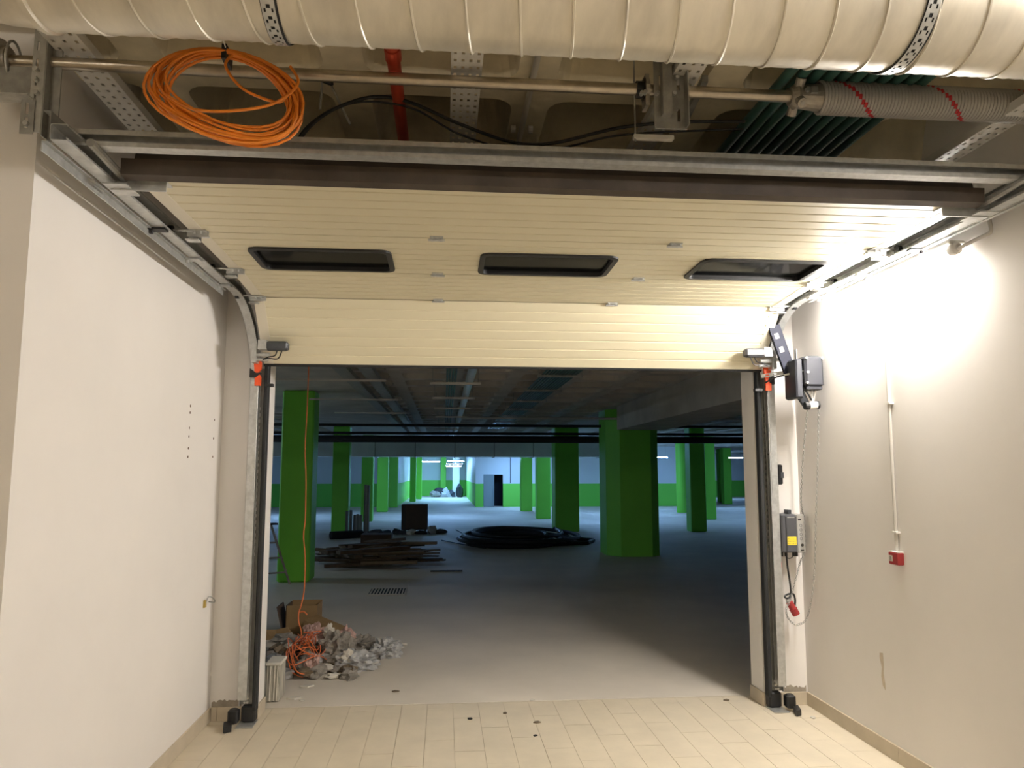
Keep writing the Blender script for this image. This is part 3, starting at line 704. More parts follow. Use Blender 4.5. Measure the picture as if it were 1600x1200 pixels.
# ================================================================= RIGHT WALL
LX, LZ = 2.478, 2.685
lamp = thing('tube_lamp', 'glowing white tube lamp under the right door track', 'lamp', (LX, 4.02, LZ))
mb = MB(); mb.tube([(LX, 3.44, LZ), (LX, 3.445, LZ), (LX, 4.61, LZ), (LX, 4.63, LZ), (LX, 4.64, LZ)], [.018, .022, .022, .017, .006], 16); mb.build('tube', 'tube_on', lamp, smooth=True)
mb = MB(); mb.tube([(LX, 3.38, LZ), (LX, 3.39, LZ), (LX, 3.43, LZ), (LX, 3.44, LZ)], [.018, .03, .03, .022], 16); mb.build('end_cap', 'pvc_grey', lamp, smooth=True)
MB().bbox(LX - .032, XR, 3.40, 4.63, LZ + .027, LZ + .045, .004).build('reflector', 'white_plastic', lamp)
mb = MB(); mb.box(LX + .018, XR, 3.55, 3.59, LZ - .006, LZ + .03); mb.box(LX + .018, XR, 4.42, 4.46, LZ - .006, LZ + .03); mb.split('clip', 'pvc_grey', lamp)
lamp_assumed = thing('tube_lamp', 'assumed unseen tube lamp along the right wall, nearer the viewer', 'lamp', (LX, .9, LZ))  # assumed tube out of view, added to light the near ceiling and duct
MB().cyl((LX, .32, LZ), (LX, 1.48, LZ), .018, 16).build('tube', 'tube_assumed', lamp_assumed, smooth=True)
for y in (.28, 1.52): MB().cyl((LX, y - .035, LZ), (LX, y + .035, LZ), .026, 16).build('end_cap', 'pvc_grey', lamp_assumed, smooth=True)
for y in (.28, 1.52): MB().box(LX + .01, XR, y - .02, y + .02, LZ - .01, LZ + .02).build('clip', 'pvc_grey', lamp_assumed)
c1 = thing('lamp_conduit', 'bent grey conduit on the right wall feeding the tube lamp', 'conduit', (2.5, 3.3, 2.66))
MB().tube(spline([(LX + .0, 3.385, LZ - .005), (LX + .02, 3.30, LZ + .01), (LX + .032, 3.22, LZ + .018), (LX + .034, 3.20, LZ + .03), (LX + .034, 3.205, LZ + .08), (LX + .034, 3.21, LZ + .12)], 5), .009, 10).build('pipe', 'pvc_grey', c1, smooth=True)
# conduit down to the red call point
c2 = thing('wall_conduit', 'thin white conduit running down the right wall to the red box', 'conduit', (2.52, 4.1, 1.17))
MB().cyl((XR - .012, 4.09, LZ), (XR - .012, 4.10, 1.165), .010, 12).build('pipe', 'pvc_grey', c2, smooth=True)
mb = MB(); mb.box(XR - .026, XR, 4.075, 4.125, 1.262, 1.272); mb.box(XR - .026, XR, 4.07, 4.12, 1.985, 1.995); mb.split('clip', 'white_plastic', c2)
cb = thing('call_point', 'small red alarm box on the right wall', 'alarm box', (XR - .03, 4.11, 1.085))
MB().bbox(XR - .038, XR, 4.055, 4.145, 1.09, 1.158, .004).build('housing', 'red', cb)
MB().box(XR - .0395, XR - .035, 4.105, 4.138, 1.108, 1.140).build('label_plate', 'paper', cb)
mb = MB()
for z in (1.115, 1.122, 1.129): mb.box(XR - .0402, XR - .0392, 4.112, 4.130, z, z + .003)
mb.build('label_print', 'black', cb)['kind'] = 'stuff'
MB().box(XR - .036, XR, 4.057, 4.143, 1.158, 1.163).build('lid_rim', 'white_plastic', cb)

# door operator
op = thing('door_operator', 'black motor unit with steel arm on the right wall by the track', 'motor', (2.45, 5.08, 2.05))
MB().bbox(2.375, 2.505, 4.79, 4.93, 2.165, 2.37, .014).build('motor_housing', 'motor', op)
MB().bbox(2.385, 2.495, 4.80, 4.92, 2.145, 2.168, .004).build('housing_base', 'motor', op)
MB().bbox(2.325, 2.376, 4.82, 5.0, 2.09, 2.355, .01).build('gearbox', 'motor', op)
mb = MB()
for x, y, z in ((2.387, 4.789, 2.355), (2.392, 4.789, 2.26), (2.495, 4.789, 2.355), (2.385, 4.789, 2.19)): mb.cyl((x, y - .006, z), (x, y + .01, z), .009, 8)
mb.split('bolt', 'galv', op)
mb = MB(); ca, cb_ = Vector((2.245, 4.96, 2.60)), Vector((2.352, 4.96, 2.27)); d = (cb_ - ca) / 2; px = Vector((-d.z, 0, d.x)).normalized() * .040
mb.obox((ca + cb_) / 2, d, px, (0, .014, 0)); mb.build('arm_cover', 'arm', op)
MB().cyl((2.352, 4.944, 2.275), (2.352, 4.976, 2.275), .041, 20).build('arm_pivot', 'arm', op)
for t in (.22, .50):
    c = ca + (cb_ - ca) * t; MB().obox(c + Vector((-.008, -.0155, 0)), d * .11, px * .36, (0, .001, 0)).build('arm_label', 'ctrl_grey', op)
MB().cyl((2.335, 4.94, 2.33), (2.335, 4.947, 2.33), .014, 16).build('arm_bolt', 'galv_dull', op)
MB().cyl((2.362, 4.94, 2.345), (2.362, 4.947, 2.345), .011, 12).build('arm_bolt', 'galv_dull', op)
mb = MB(); mb.box(2.372, 2.378, 4.90, 4.93, 2.27, 2.43); mb.build('side_plate', 'galv', op)
for z in (2.40, 2.285):
    us = [0, .02, .04, .055, .075, .09, .13]
    MB().perf(us, [0, .008, .018, .026], lambda i, j: i in (1, 3) and j == 1, lambda u, v: (2.215 + u, 5.12 - u * 1.1, z - v - (.10 * u if z > 2.3 else -.10 * u))).build('brace_strap', 'galv', op, solid=.003)
MB().cyl((2.31, 4.96, 2.26), (2.39, 4.80, 2.275), .007, 8).build('release_rod', 'galv', op)
mb = MB(); mb.add([(2.335, 4.86, 2.13), (2.40, 4.86, 2.03), (2.425, 4.84, 2.05), (2.375, 4.84, 2.16), (2.335, 4.89, 2.13), (2.40, 4.89, 2.03), (2.425, 4.87, 2.05), (2.375, 4.87, 2.16)], [(0, 1, 2, 3), (4, 5, 6, 7), (0, 1, 5, 4), (1, 2, 6, 5), (2, 3, 7, 6), (3, 0, 4, 7)]); mb.build('guide_arm', 'charcoal', op)
mb = MB(); mb.cyl((2.385, 4.84, 2.04), (2.415, 4.84, 2.04), .027, 14); mb.cyl((2.468, 4.84, 2.045), (2.482, 4.84, 2.045), .027, 14); mb.split('chain_guide', 'black', op)
MB().cyl((2.415, 4.84, 2.042), (2.468, 4.84, 2.045), .025, 16).build('guide_sleeve', 'white_plastic', op, smooth=True)
for q in range(3): MB().tube(spline([(2.415 + .028 * q, 4.85, 2.15), (2.42 + .02 * q, 4.845, 2.11), (2.435 + .008 * q, 4.85, 2.07)], 6), .0055, 6).build('gland_wire', 'pvc_grey', op)
MB().tube(spline([(2.235, 5.10, 2.225), (2.285, 5.02, 2.255), (2.33, 4.93, 2.252), (2.365, 4.86, 2.19), (2.40, 4.82, 2.12), (2.43, 4.83, 2.075)], 8), .006, 8).build('cable', 'black', op, smooth=True)

# hand chain: links joined along the hanging loop
ch = spline([(2.40, 4.83, 2.03), (2.40, 4.92, 1.72), (2.42, 5.02, 1.45), (2.47, 5.12, 1.34), (2.505, 5.17, 1.28), (2.505, 5.18, 1.06), (2.46, 5.17, .97), (2.37, 5.14, .74), (2.33, 5.12, .68), (2.325, 5.10, .63), (2.345, 5.08, .595), (2.375, 5.05, .585), (2.42, 5.0, .65), (2.45, 4.95, .9), (2.468, 4.92, 1.3), (2.48, 4.88, 1.7), (2.476, 4.83, 2.03)], 60)
acc = 0; last = ch[0]; mb = MB(); k = 0
for p0, p1 in zip(ch, ch[1:]):
    acc += (p1 - p0).length
    if acc >= .016:
        acc = 0; t = (p1 - p0).normalized(); u = t.cross(Vector((0, 1, 0)) if k % 2 else Vector((1, 0, 0))).normalized()
        ring_ = [p1 + t * (.0115 * math.cos(R(a))) + u * (.006 * math.sin(R(a))) for a in range(0, 360, 60)]
        mb.tube(ring_, .0020, 4, closed=True); k += 1
o = mb.build('hand_chain', 'galv_dull'); tag(o, 'steel hand chain hanging in a long loop from the motor', 'chain')

# control box
ct = thing('control_box', 'dark grey control box with yellow sticker and grey keypad strip', 'control box', (2.40, 5.21, 1.04))
MB().bbox(2.325, 2.43, 5.13, YD, 1.05, 1.31, .008).build('housing', 'ctrl_dark', ct)
MB().bbox(2.352, 2.428, 5.118, 5.135, 1.055, 1.302, .005).build('cover', 'ctrl_dark', ct)
MB().bbox(2.43, 2.488, 5.125, YD, 1.05, 1.31, .006).build('keypad_strip', 'ctrl_grey', ct)
MB().box(2.36, 2.412, 5.1165, 5.12, 1.288, 1.294).build('badge', 'galv', ct)
st = MB().box(2.356, 2.420, 5.1165, 5.12, 1.103, 1.160).build('warning_sticker', 'yellow', ct)
mb = MB(); rr = random.Random(5)
for i in range(5):
    for j in range(3):
        x = 2.361 + i * .012; z = 1.109 + j * .016; mb.box(x, x + rr.uniform(.003, .008), 5.1158, 5.117, z, z + rr.uniform(.003, .009))
mb.build('sticker_print', 'brass', st)['kind'] = 'stuff'
mb = MB(); mb.box(2.440, 2.462, 5.123, 5.127, 1.270, 1.280); mb.box(2.452, 2.474, 5.123, 5.127, 1.064, 1.071); mb.cyl((2.463, 5.121, 1.102), (2.463, 5.127, 1.102), .010, 14); mb.split('keypad_display', 'black', ct)
mb = MB()
for z in (1.235, 1.205, 1.175, 1.145): mb.tube([(2.458 + .009 * math.cos(R(a)), 5.124, z + .009 * math.sin(R(a))) for a in range(0, 360, 30)], .0012, 4, closed=True)
mb.split('push_button', 'ctrl_dark', ct)
mb = MB(); mb.box(2.325, 2.34, 5.2, 5.262, 1.31, 1.335); mb.box(2.405, 2.43, 5.2, 5.262, 1.31, 1.338); mb.split('mounting_tab', 'charcoal', ct)
mb = MB()
for x in (2.335, 2.365, 2.42, 2.44): mb.cyl((x, 5.17, 1.022), (x, 5.17, 1.052), .010, 10)
mb.split('cable_gland', 'black', ct)
MB().tube(spline([(2.42, 5.17, 1.03), (2.40, 5.165, 1.012), (2.375, 5.165, 1.010), (2.362, 5.17, 1.03)], 6), .003, 6).build('loop_wire', 'black', ct)
# junction box on the track
jb = thing('junction_box', 'small black junction box beside the right track', 'junction box', (2.36, 5.23, 1.50))
MB().bbox(2.338, 2.372, 5.18, 5.23, 1.515, 1.655, .007).build('housing', 'black', jb)
mb = MB(); mb.box(2.352, 2.374, 5.172, 5.19, 1.56, 1.60); mb.build('latch', 'charcoal', jb)
MB().box(2.318, 2.345, 5.20, YD, 1.50, 1.67).build('back_plate', 'galv_dull', jb)
MB().tube(spline([(2.335, 5.19, 1.655), (2.32, 5.18, 1.69), (2.295, 5.18, 1.705), (2.27, 5.19, 1.73)], 6), .003, 6).build('wire', 'black', jb)
# plug on its black cable
pg = thing('power_plug', 'red industrial plug dangling on a looped black cable', 'plug', (2.40, 5.17, .63))
MB().tube(spline([(2.367, 5.168, 1.03), (2.370, 5.165, .95), (2.380, 5.16, .85), (2.380, 5.155, .775), (2.365, 5.15, .745), (2.338, 5.145, .745), (2.338, 5.15, .76), (2.375, 5.16, .77), (2.405, 5.165, .765), (2.415, 5.165, .725), (2.405, 5.16, .685), (2.385, 5.15, .675), (2.372, 5.145, .69), (2.365, 5.15, .73)], 8), .0065, 8).build('cable', 'black', pg, smooth=True)
a, b = Vector((2.355, 5.155, .738)), Vector((2.412, 5.15, .632))
q = lambda t: a + (b - a) * t
MB().tube([q(0), q(.1), q(.2)], [.013, .018, .018], 14).build('cable_nut', 'ctrl_grey', pg)
MB().tube([q(.18), q(.2), q(.62), q(.64), q(.66), q(1.0)], [.018, .023, .023, .029, .026, .026], 16).build('plug_body', 'red', pg)
ps = thing('pull_switch', 'tiny red pull handle on a thin white cord below the control box', 'pull handle', (2.335, 5.2, .95))
MB().bbox(2.328, 2.344, 5.19, 5.206, .94, .985, .005).build('handle', 'orange_plastic', ps)
MB().cyl((2.336, 5.198, .94), (2.345, 5.2, .74), .0025, 6).build('cord', 'pvc_grey', ps)
# hook on the left wall
hk = thing('wall_hook', 'small bent wire hook with brass plate on the left wall', 'hook', (XL + .02, 5.08, .76))
MB().box(XL, XL + .012, 5.04, 5.07, .755, .80).build('plate', 'brass', hk)
MB().tube(spline([(XL + .01, 5.06, .78), (XL + .02, 5.075, .815), (XL + .035, 5.10, .81), (XL + .045, 5.13, .785), (XL + .04, 5.13, .775), (XL + .02, 5.09, .785)], 6), .004, 6).build('hook_wire', 'galv_dull', hk)
# small bits lying on the tiles
for x, y, sz, m_, lab in ((.63, 5.55, .03, 'paper', 'white paper scrap lying beyond the threshold'), (.18, 5.17, .028, 'black_soft', 'dark crumbs on the tiles near the middle'), (.42, 5.27, .022, 'scrap_brown', 'brown crumb lying right of the dark crumbs'), (.61, 5.06, .03, 'scrap_brown', 'thin brown sliver on the tiles'), (.57, 4.82, .015, 'black_soft', 'tiny dark pebble on the tiles'), (-.34, 5.85, .03, 'scrap_brown', 'brown chip on the garage floor before the heap'), (2.43, 5.0, .03, 'paper', 'white plaster crumb by the right skirting'), (2.0, 5.42, .03, 'scrap_brown', 'brown crumbs by the right jamb'), (-.98, 5.68, .025, 'paper', 'pale chip in front of the bucket')):
    bm_ = MB(); rr = random.Random(lab); n = 6
    poly = [(x + sz * rr.uniform(.4, 1) * math.cos(2 * math.pi * k / n), y + sz * rr.uniform(.4, 1) * math.sin(2 * math.pi * k / n)) for k in range(n)]
    bm_.prism(poly, lambda a, b, d: (a, b, d), .0, .006); tag(bm_.build('litter', m_), lab, 'litter')

# ================================================================= GARAGE: columns
def column(x0, x1, y, label, m_='green', shape='box', dep=None, top=GC):
    dep = dep or (x1 - x0)
    mb = MB()
    if shape == 'box': mb.bbox(x0, x1, y, y + dep, 0, top, .02)
    elif shape == 'round':
        c = (x0 + x1) / 2; mb.tube([(c, y + .25, 0), (c, y + .25, top)], (x1 - x0) / 2, 24)
    else: mb.prism(shape, lambda a, b, d: (a, b, d), 0, top)
    return tag(mb.build('column', m_), label, 'column')
column(-2.43, -1.96, 11.6, 'nearest green column on the left with a ladder at its foot')
column(-2.98, -2.54, 20.75, 'green column behind the black foam roll')
column(-2.72, -2.34, 25.5, 'green column behind the standing metal profiles')
column(-2.73, -2.29, 31.55, 'light green column between metal profiles and dark cabinet')
column(-2.53, -2.12, 35.4, 'green column just left of the far aisle opening')
column(-1.88, -1.55, 42.3, 'dark green column at the left mouth of the far aisle')
column(-1.68, -1.35, 46.3, 'far green column half hidden along the aisle wall')
column(-.25, .12, 52.0, 'yellow-green column against the bright far wall of the aisle')
column(3.17, 3.64, 31.55, 'slim light green column just right of the grey door')
column(3.20, 3.68, 26.35, 'light green column second to the right of the grey door')
column(3.01, 3.67, 20.65, 'dark green column left of the big column')
column(0, 0, 0, 'biggest dark green column with chamfered corners under the deep beam', shape=[(3.16, 14.78), (3.38, 14.5), (3.98, 14.46), (4.17, 14.66), (4.17, 15.4), (3.16, 15.4)])
column(9.33, 9.79, 29.9, 'round light green column right of the big column', shape='round')
column(6.69, 7.12, 20.35, 'dark green column in front of two light green ones at right')
column(8.86, 9.27, 25.5, 'light green column touching the dark one at right')
column(14.06, 14.48, 37.5, 'small distant green column near the right jamb')
column(14.7, 15.06, 39.9, 'smallest distant green column behind its twin by the right jamb')
column(-3.75, -3.35, 14.4, 'green column half hidden behind the nearest left column')
# more garage walls
struct(MB().box(-14, -2.2, 36.3, 36.5, 0, GC + .3).build('wall_garage_middle', 'two_tone'), 'white and green wall behind the left row of columns')
struct(MB().box(-2.4, -2.2, 36.5, 52.6, 0, GC + .3).build('wall_garage_aisle_left', 'two_tone'), 'left wall of the far aisle')
struct(MB().box(-2.4, 1.7, 52.6, 52.8, 0, GC + .3).build('wall_garage_aisle_end', 'two_tone'), 'brightly lit white and green end wall of the aisle')
struct(MB().box(1.46, 1.66, 46, 52.6, 0, GC + .3).build('wall_garage_aisle_right', 'two_tone'))
struct(MB().box(11.3, 34, 49, 49.2, 0, GC + .3).build('wall_garage_right_end', 'two_tone'), 'shaded white and green wall far right')
struct(MB().box(11.1, 11.3, 36, 49.2, 0, GC + .3).build('wall_core_right', 'two_tone'))
struct(MB().box(.55, 1.0, 50.6, 51.2, 0, GC).build('trim_pier', 'white_plastic'), 'white pier at the end of the aisle')

# services under the garage ceiling
gd = thing('garage_duct', 'wide flat rectangular duct hung across the garage', 'duct', (-.6, 24, 2.08))
xa = -7.0; seg = 1.22
while xa < 4.9:
    xb = min(xa + seg, 4.95); MB().box(xa + .012, xb - .012, 23.6, 24.6, 2.08, 2.53).build('duct_section', 'white_duct', gd)
    MB().box(xb - .014, xb + .014, 23.57, 24.63, 2.055, 2.555).build('flange', 'galv_dull', gd); xa = xb
    MB().cyl((xb, 23.58, 2.555), (xb, 23.58, GC + .2), .006, 6).build('hanger', 'galv_dull', gd)
for k, (z, r_, y, lab) in enumerate(((2.30, .075, 16.2, 'thick black pipe crossing the garage below the ceiling'), (2.44, .03, 16.6, 'thin dark pipe crossing just above the thick black one'), (2.53, .028, 15.2, 'thin dark pipe crossing nearest the coffers'), (2.60, .02, 14.0, 'thinnest pale pipe crossing under the coffers'))):
    o = MB().cyl((-9 if k != 3 else .3, y, z), (16, y, z), r_, 12).build('garage_pipe', 'dark_pipe' if k != 3 else 'strut', smooth=True); tag(o, lab, 'pipe')
tz = thing('pipe_rack', 'row of ceiling trapeze hangers carrying pipes into the garage', 'pipe rack', (.12, 12, 2.6))
for y in (8.5, 10.2, 11.85, 13.7, 15.6, 17.6, 19.6, 21.6):
    s_ = MB().box(-.17, .40, y - .02, y + .02, 2.58, 2.605).build('strut', 'strut', tz)
    mb = MB(); mb.cyl((-.14, y, 2.58), (-.14, y, GC), .005, 6); mb.cyl((.37, y, 2.58), (.37, y, GC), .005, 6); mb.split('rod', 'galv_dull', s_)
MB().cyl((.28, 6, 2.655), (.28, 22, 2.655), .048, 14).build('pipe', 'galv', tz, smooth=True)
for x in (.02, .05, .08, .11): MB().cyl((x, 6, 2.617), (x, 22, 2.617), .012, 8).build('cable', 'teal', tz)
for k in range(11):
    x = 1.15 + k * .039
    o = MB().cyl((x, 6, 2.75), (x, 20, 2.75), .012, 8).build('conduit', 'teal', smooth=True); tag(o, ORD[k] + ' thin teal conduit in the bundle under the garage ceiling', 'conduit', 'teal conduits under the garage ceiling')
for k, y in enumerate((8.8, 10.4, 12.0, 13.6, 15.2, 17.0)):
    o = thing('conduit_hanger', NUM[k] + ' dark cross strut under the garage conduit bundle', 'strut', (1.35, y, 2.715), 'struts under the garage conduits')
    MB().box(1.08, 1.62, y - .02, y + .02, 2.715, 2.738).build('strut', 'galv_dull', o)
    for x in (1.09, 1.61): MB().cyl((x, y, 2.738), (x, y, GC + .2), .004, 6).build('rod', 'galv_dull', o)
for x0, lab in ((-1.20, 'dark cable tray under the garage ceiling, left of its pair'), (-.93, 'dark cable tray under the garage ceiling, right of its pair')):
    mb = MB(); mb.box(x0, x0 + .15, 6.2, 23, 2.70, 2.705); mb.box(x0, x0 + .004, 6.2, 23, 2.70, 2.75); mb.box(x0 + .146, x0 + .15, 6.2, 23, 2.70, 2.75)
    tag(mb.build('garage_tray', 'galv_dull'), lab, 'cable tray')
for k, y in enumerate((9.0, 11.4, 14.0)):
    o = MB().box(-2.0, -.7, y - .012, y + .012, 2.665, 2.69).build('tray_strut', 'strut'); tag(o, ['thin pale strut under the dark trays, nearest', 'thin pale strut under the dark trays, second', 'thin pale strut under the dark trays, third'][k], 'strut')
# lamps of the garage; unseen ones added for brightness say so in their label
for k, (x, y, z, ln, ax, lab) in enumerate((
    (5.25, 24.9, 2.55, .8, 'y', 'lit lamp at the right end of the flat duct'),
    (9.55, 33.0, 2.24, .55, 'x', 'lit lamp just right of the big column'),
    (12.95, 33.0, 2.22, .6, 'x', 'lit lamp beside the right jamb'),
    (17.0, 45.0, 2.14, .7, 'x', 'small lit lamp lowest at the right jamb'),
    (.62, 43.0, 2.20, .95, 'x', 'bright lamp glaring in the far aisle, highest of three'),
    (.60, 46.0, 2.08, .95, 'x', 'bright lamp glaring in the far aisle, middle of three'),
    (.58, 49.0, 1.98, 1.0, 'x', 'bright lamp glaring in the far aisle, lowest of three'),
    (-.9, 48.0, 2.25, 1.2, 'x', 'dim small lamp at the end of the far aisle'),
    (-.2, 28.0, 2.45, 1.2, 'x', 'added unseen lamp behind the middle of the flat duct'),
    (-6.0, 28.0, 2.45, 1.2, 'x', 'added unseen lamp behind the left end of the flat duct'),
    (6.8, 29.0, 2.62, 1.2, 'y', 'added unseen lamp behind the big column'),
    (3.2, 34.0, 2.30, 1.2, 'x', 'added unseen lamp before the core wall'),
    (12.0, 24.0, 2.62, 1.2, 'y', 'added unseen lamp behind the right jamb'),
    (-8.0, 13.0, 2.5, 1.2, 'y', 'dim lamp behind the left wall of the passage'))):  # last one is an added unseen lamp lifting the dim near garage
    lf = thing('garage_lamp', lab, 'lamp', (x, y, z))
    dx, dy = (ln / 2, .045) if ax == 'x' else (.045, ln / 2)
    MB().box(x - dx, x + dx, y - dy, y + dy, z, z + .03).build('diffuser', 'far_fill' if 'dim lamp behind' in lab else 'far_on', lf)
    MB().box(x - dx - .02, x + dx + .02, y - dy - .01, y + dy + .01, z + .031, z + .07).build('housing', 'strut', lf)
    mb = MB()
    for q in (-.7, .7): mb.cyl((x + q * dx, y + q * dy * (ax == 'y'), z + .07), (x + q * dx, y + q * dy * (ax == 'y'), GC + .2), .004, 6)
    mb.split('hanger', 'galv_dull', lf)
# unseen ceiling tubes added behind the camera as fill light for the hall
for x, y, lab in ((1.3, -2.2, 'added ceiling tube lamp in the hall just behind the viewer'), (-3.2, -3.4, 'added ceiling tube lamp left in the hall behind the viewer'), (-.6, -4.4, 'added ceiling tube lamp at the back of the hall')):
    lf = thing('hall_fill_lamp', lab, 'lamp', (x, y, 2.95))
    MB().cyl((x - .58, y, 2.95), (x + .58, y, 2.95), .018, 14).build('tube', 'hall_fill', lf, smooth=True)
    MB().box(x - .62, x + .62, y - .02, y + .02, 3.0, 3.03).build('batten', 'strut', lf)
    mb = MB(); mb.box(x - .61, x - .585, y - .02, y + .02, 2.93, 3.0); mb.box(x + .585, x + .61, y - .02, y + .02, 2.93, 3.0); mb.split('tube_holder', 'white_plastic', lf)
    mb = MB(); mb.cyl((x - .4, y, 3.03), (x - .4, y, ZC + .25), .004, 6); mb.cyl((x + .4, y, 3.03), (x + .4, y, ZC + .25), .004, 6); mb.split('hanger', 'galv_dull', lf)

# ================================================================= GARAGE: things on the floor
def blob(name, c, sz, m_, seed, amp=.35, sub=3, fr=2.2):
    bm = bmesh.new(); bmesh.ops.create_icosphere(bm, subdivisions=sub, radius=1.0)
    for v in bm.verts:
        q = v.co.copy(); nn = noise.noise(q * fr + Vector((seed * 7.1, seed * 3.3, seed))) + .5 * noise.noise(q * fr * 2.3 + Vector((seed, 0, seed * 2)))
        v.co = q * (1 + amp * nn); v.co.x *= sz[0]; v.co.y *= sz[1]; v.co.z = max(v.co.z * sz[2], -sz[2] * .55)
    zmin = min(v.co.z for v in bm.verts)
    for v in bm.verts: v.co.z -= zmin
    me = bpy.data.meshes.new(name); bm.to_mesh(me); bm.free(); me.materials.append(M[m_])
    o = bpy.data.objects.new(name, me); C.objects.link(o); o.location = c; return o
def board(c, ln, wd, th, rz, tilt, m_, name='scrap_board'):
    o = MB().box(-ln / 2, ln / 2, -wd / 2, wd / 2, 0, th).build(name, m_, base=(0, 0, 0)); o.location = c; o.rotation_euler = (0, tilt, rz); return o
rw = random.Random(11)
for k in range(52):
    lay = k / 52
    x = rw.uniform(-2.1, -.2) * (1 - .35 * lay) - .35 * lay * 1.0; y = 13.0 + rw.uniform(0, 2.6) * (1 - .4 * lay)
    ln = rw.uniform(.6, 1.5); rz = rw.gauss(.1, .45); th = rw.choice((.02, .025, .05))
    z = .0 + .24 * lay * (1 - abs((x + 1.1) / 1.5)) + .002 * k; z = max(z, 0.0)
    o = board((x, y, z), ln, rw.choice((.08, .1, .14)), th, rz, rw.gauss(0, .05) * lay, rw.choice(('wood', 'wood', 'wood_light')))
    tag(o, 'dark scrap board in the heap of planks on the garage floor', 'board', 'boards in the plank heap')
o = board((-1.62, 13.6, .20), .75, .10, .03, R(-60), R(12), 'wood_light'); tag(o, 'paler board lying aslant on top of the plank heap', 'board')
o = MB().box(-1.65, -1.05, 15.6, 16.1, .0, .36).build('cardboard_box', 'cardboard_dark'); tag(o, 'flattish brown box behind the plank heap', 'box')
o = board((.05, 12.62, 0), .52, .035, .02, 0, 0, 'black_soft', 'metal_bar'); tag(o, 'dark straight bar lying right of the plank heap', 'bar')
o = MB().tube([(-2.72, 18.8, .095), (-2.70, 18.8, .095), (-2.02, 19.25, .095), (-2.0, 19.27, .095)], [.07, .095, .095, .07], 18).build('foam_roll', 'foam', smooth=True); tag(o, 'black foam roll lying at the foot of a green column', 'roll')
o = MB().tube([(-1.52, 18.9, .09), (-1.38, 19.4, .09)], .09, 18).build('foam_roll', 'foam'); tag(o, 'short black roll end lying left of the dark cabinet', 'roll')
# metal profiles
for k, (x, h_) in enumerate(((-2.55, .60), (-2.45, .62), (-2.35, .50), (-2.27, .52), (-2.19, .50), (-2.08, 1.28), (-2.01, 1.26))):
    mb = MB(); y = 20.35 - .01 * k
    mb.box(x, x + .075, y, y + .006, 0, h_); mb.box(x, x + .006, y - .05, y, 0, h_); mb.box(x + .069, x + .075, y - .05, y, 0, h_)
    tag(mb.build('metal_profile', 'stud'), 'tall upright metal profile beside the green column' if h_ > 1 else 'short upright metal profile beside the green column', 'profile', 'tall metal profiles' if h_ > 1 else 'short metal profiles')
# dark cabinet
cbn = thing('cabinet', 'dark brown cabinet standing alone in the garage', 'cabinet', (-.8, 21.1, 0))
MB().bbox(-1.14, -.44, 20.85, 21.4, .06, .74, .015).build('body', 'cabinet', cbn)
MB().box(-1.02, -.46, 20.84, 20.86, .09, .71).build('front_panel', 'cardboard_dark', cbn)
for x in (-1.08, -.52): MB().box(x, x + .05, 20.9, 21.35, 0, .06).build('foot', 'black', cbn)
for k, (x, y, sx, sz, m_) in enumerate(((-1.25, 20.3, .10, .10, 'black_soft'), (-1.05, 20.2, .22, .07, 'charcoal'), (-.85, 20.1, .12, .09, 'paper'), (-.62, 20.2, .2, .06, 'black_soft'), (-.30, 20.3, .14, .14, 'foil'), (-.12, 20.4, .2, .08, 'charcoal'), (-1.7, 19.6, .22, .12, 'charcoal'))):
    o = blob('rubbish_lump', (x, y, 0), (sx, .12, sz), m_, k + 3, .5, 2); tag(o, 'lump of rubbish scattered round the dark cabinet', 'rubbish', 'rubbish round the cabinet')
# hose coil
pts = []; rh = random.Random(4)
for k in range(6):
    rx = 1.25 + rh.uniform(-.25, .35); ry = 1.7 + rh.uniform(-.4, .3); ox = 1.55 + rh.uniform(-.25, .3); oy = 17.6 + rh.uniform(-.4, .4)
    for q in range(24):
        a = 2 * math.pi * q / 24 + 1.0; pts.append((ox + rx * math.cos(a), oy + ry * math.sin(a), .045 + .035 * k + .02 * math.sin(3 * a)))
pts = [pts[0]] + pts
sm = [sum((Vector(pts[max(0, min(len(pts) - 1, i + d))]) for d in range(-3, 4)), Vector()) / 7 for i in range(len(pts))]
o = MB().tube(sm + [(3.0, 18.0, .05), (3.45, 17.6, .04), (3.2, 17.0, .04), (2.4, 16.7, .04)], .045, 8).build('hose', 'hose', smooth=True); tag(o, 'thick black hose lying in loose loops on the garage floor', 'hose')
o = MB().tube(spline([(-.05, 18.2, .015), (.4, 17.2, .015), (.9, 16.4, .015), (.3, 18.9, .2)], 8), .012, 6).build('thin_cable', 'hose'); tag(o, 'thin black cable beside the hose loops', 'cable')
# drain grate
gr = thing('drain_grate', 'rectangular floor drain grate with dark slots', 'grate', (-.74, 10.62, 0))
MB().box(-1.0, -.50, 10.32, 10.93, -.0015, .0005).build('pit', 'shade_black', gr)  # flat black plate painting the shade under the bars; no hole is cut
mb = MB(); mb.box(-1.0, -.50, 10.32, 10.36, 0.0006, .006); mb.box(-1.0, -.50, 10.89, 10.93, .0006, .006); mb.box(-1.0, -.985, 10.36, 10.89, .0006, .006); mb.box(-.515, -.50, 10.36, 10.89, .0006, .006); mb.build('frame', 'garage_floor', gr)
for k in range(11):
    x = -.972 + k * .042; MB().box(x, x + .020, 10.36, 10.89, .0006, .005).build('bar', 'garage_floor', gr)
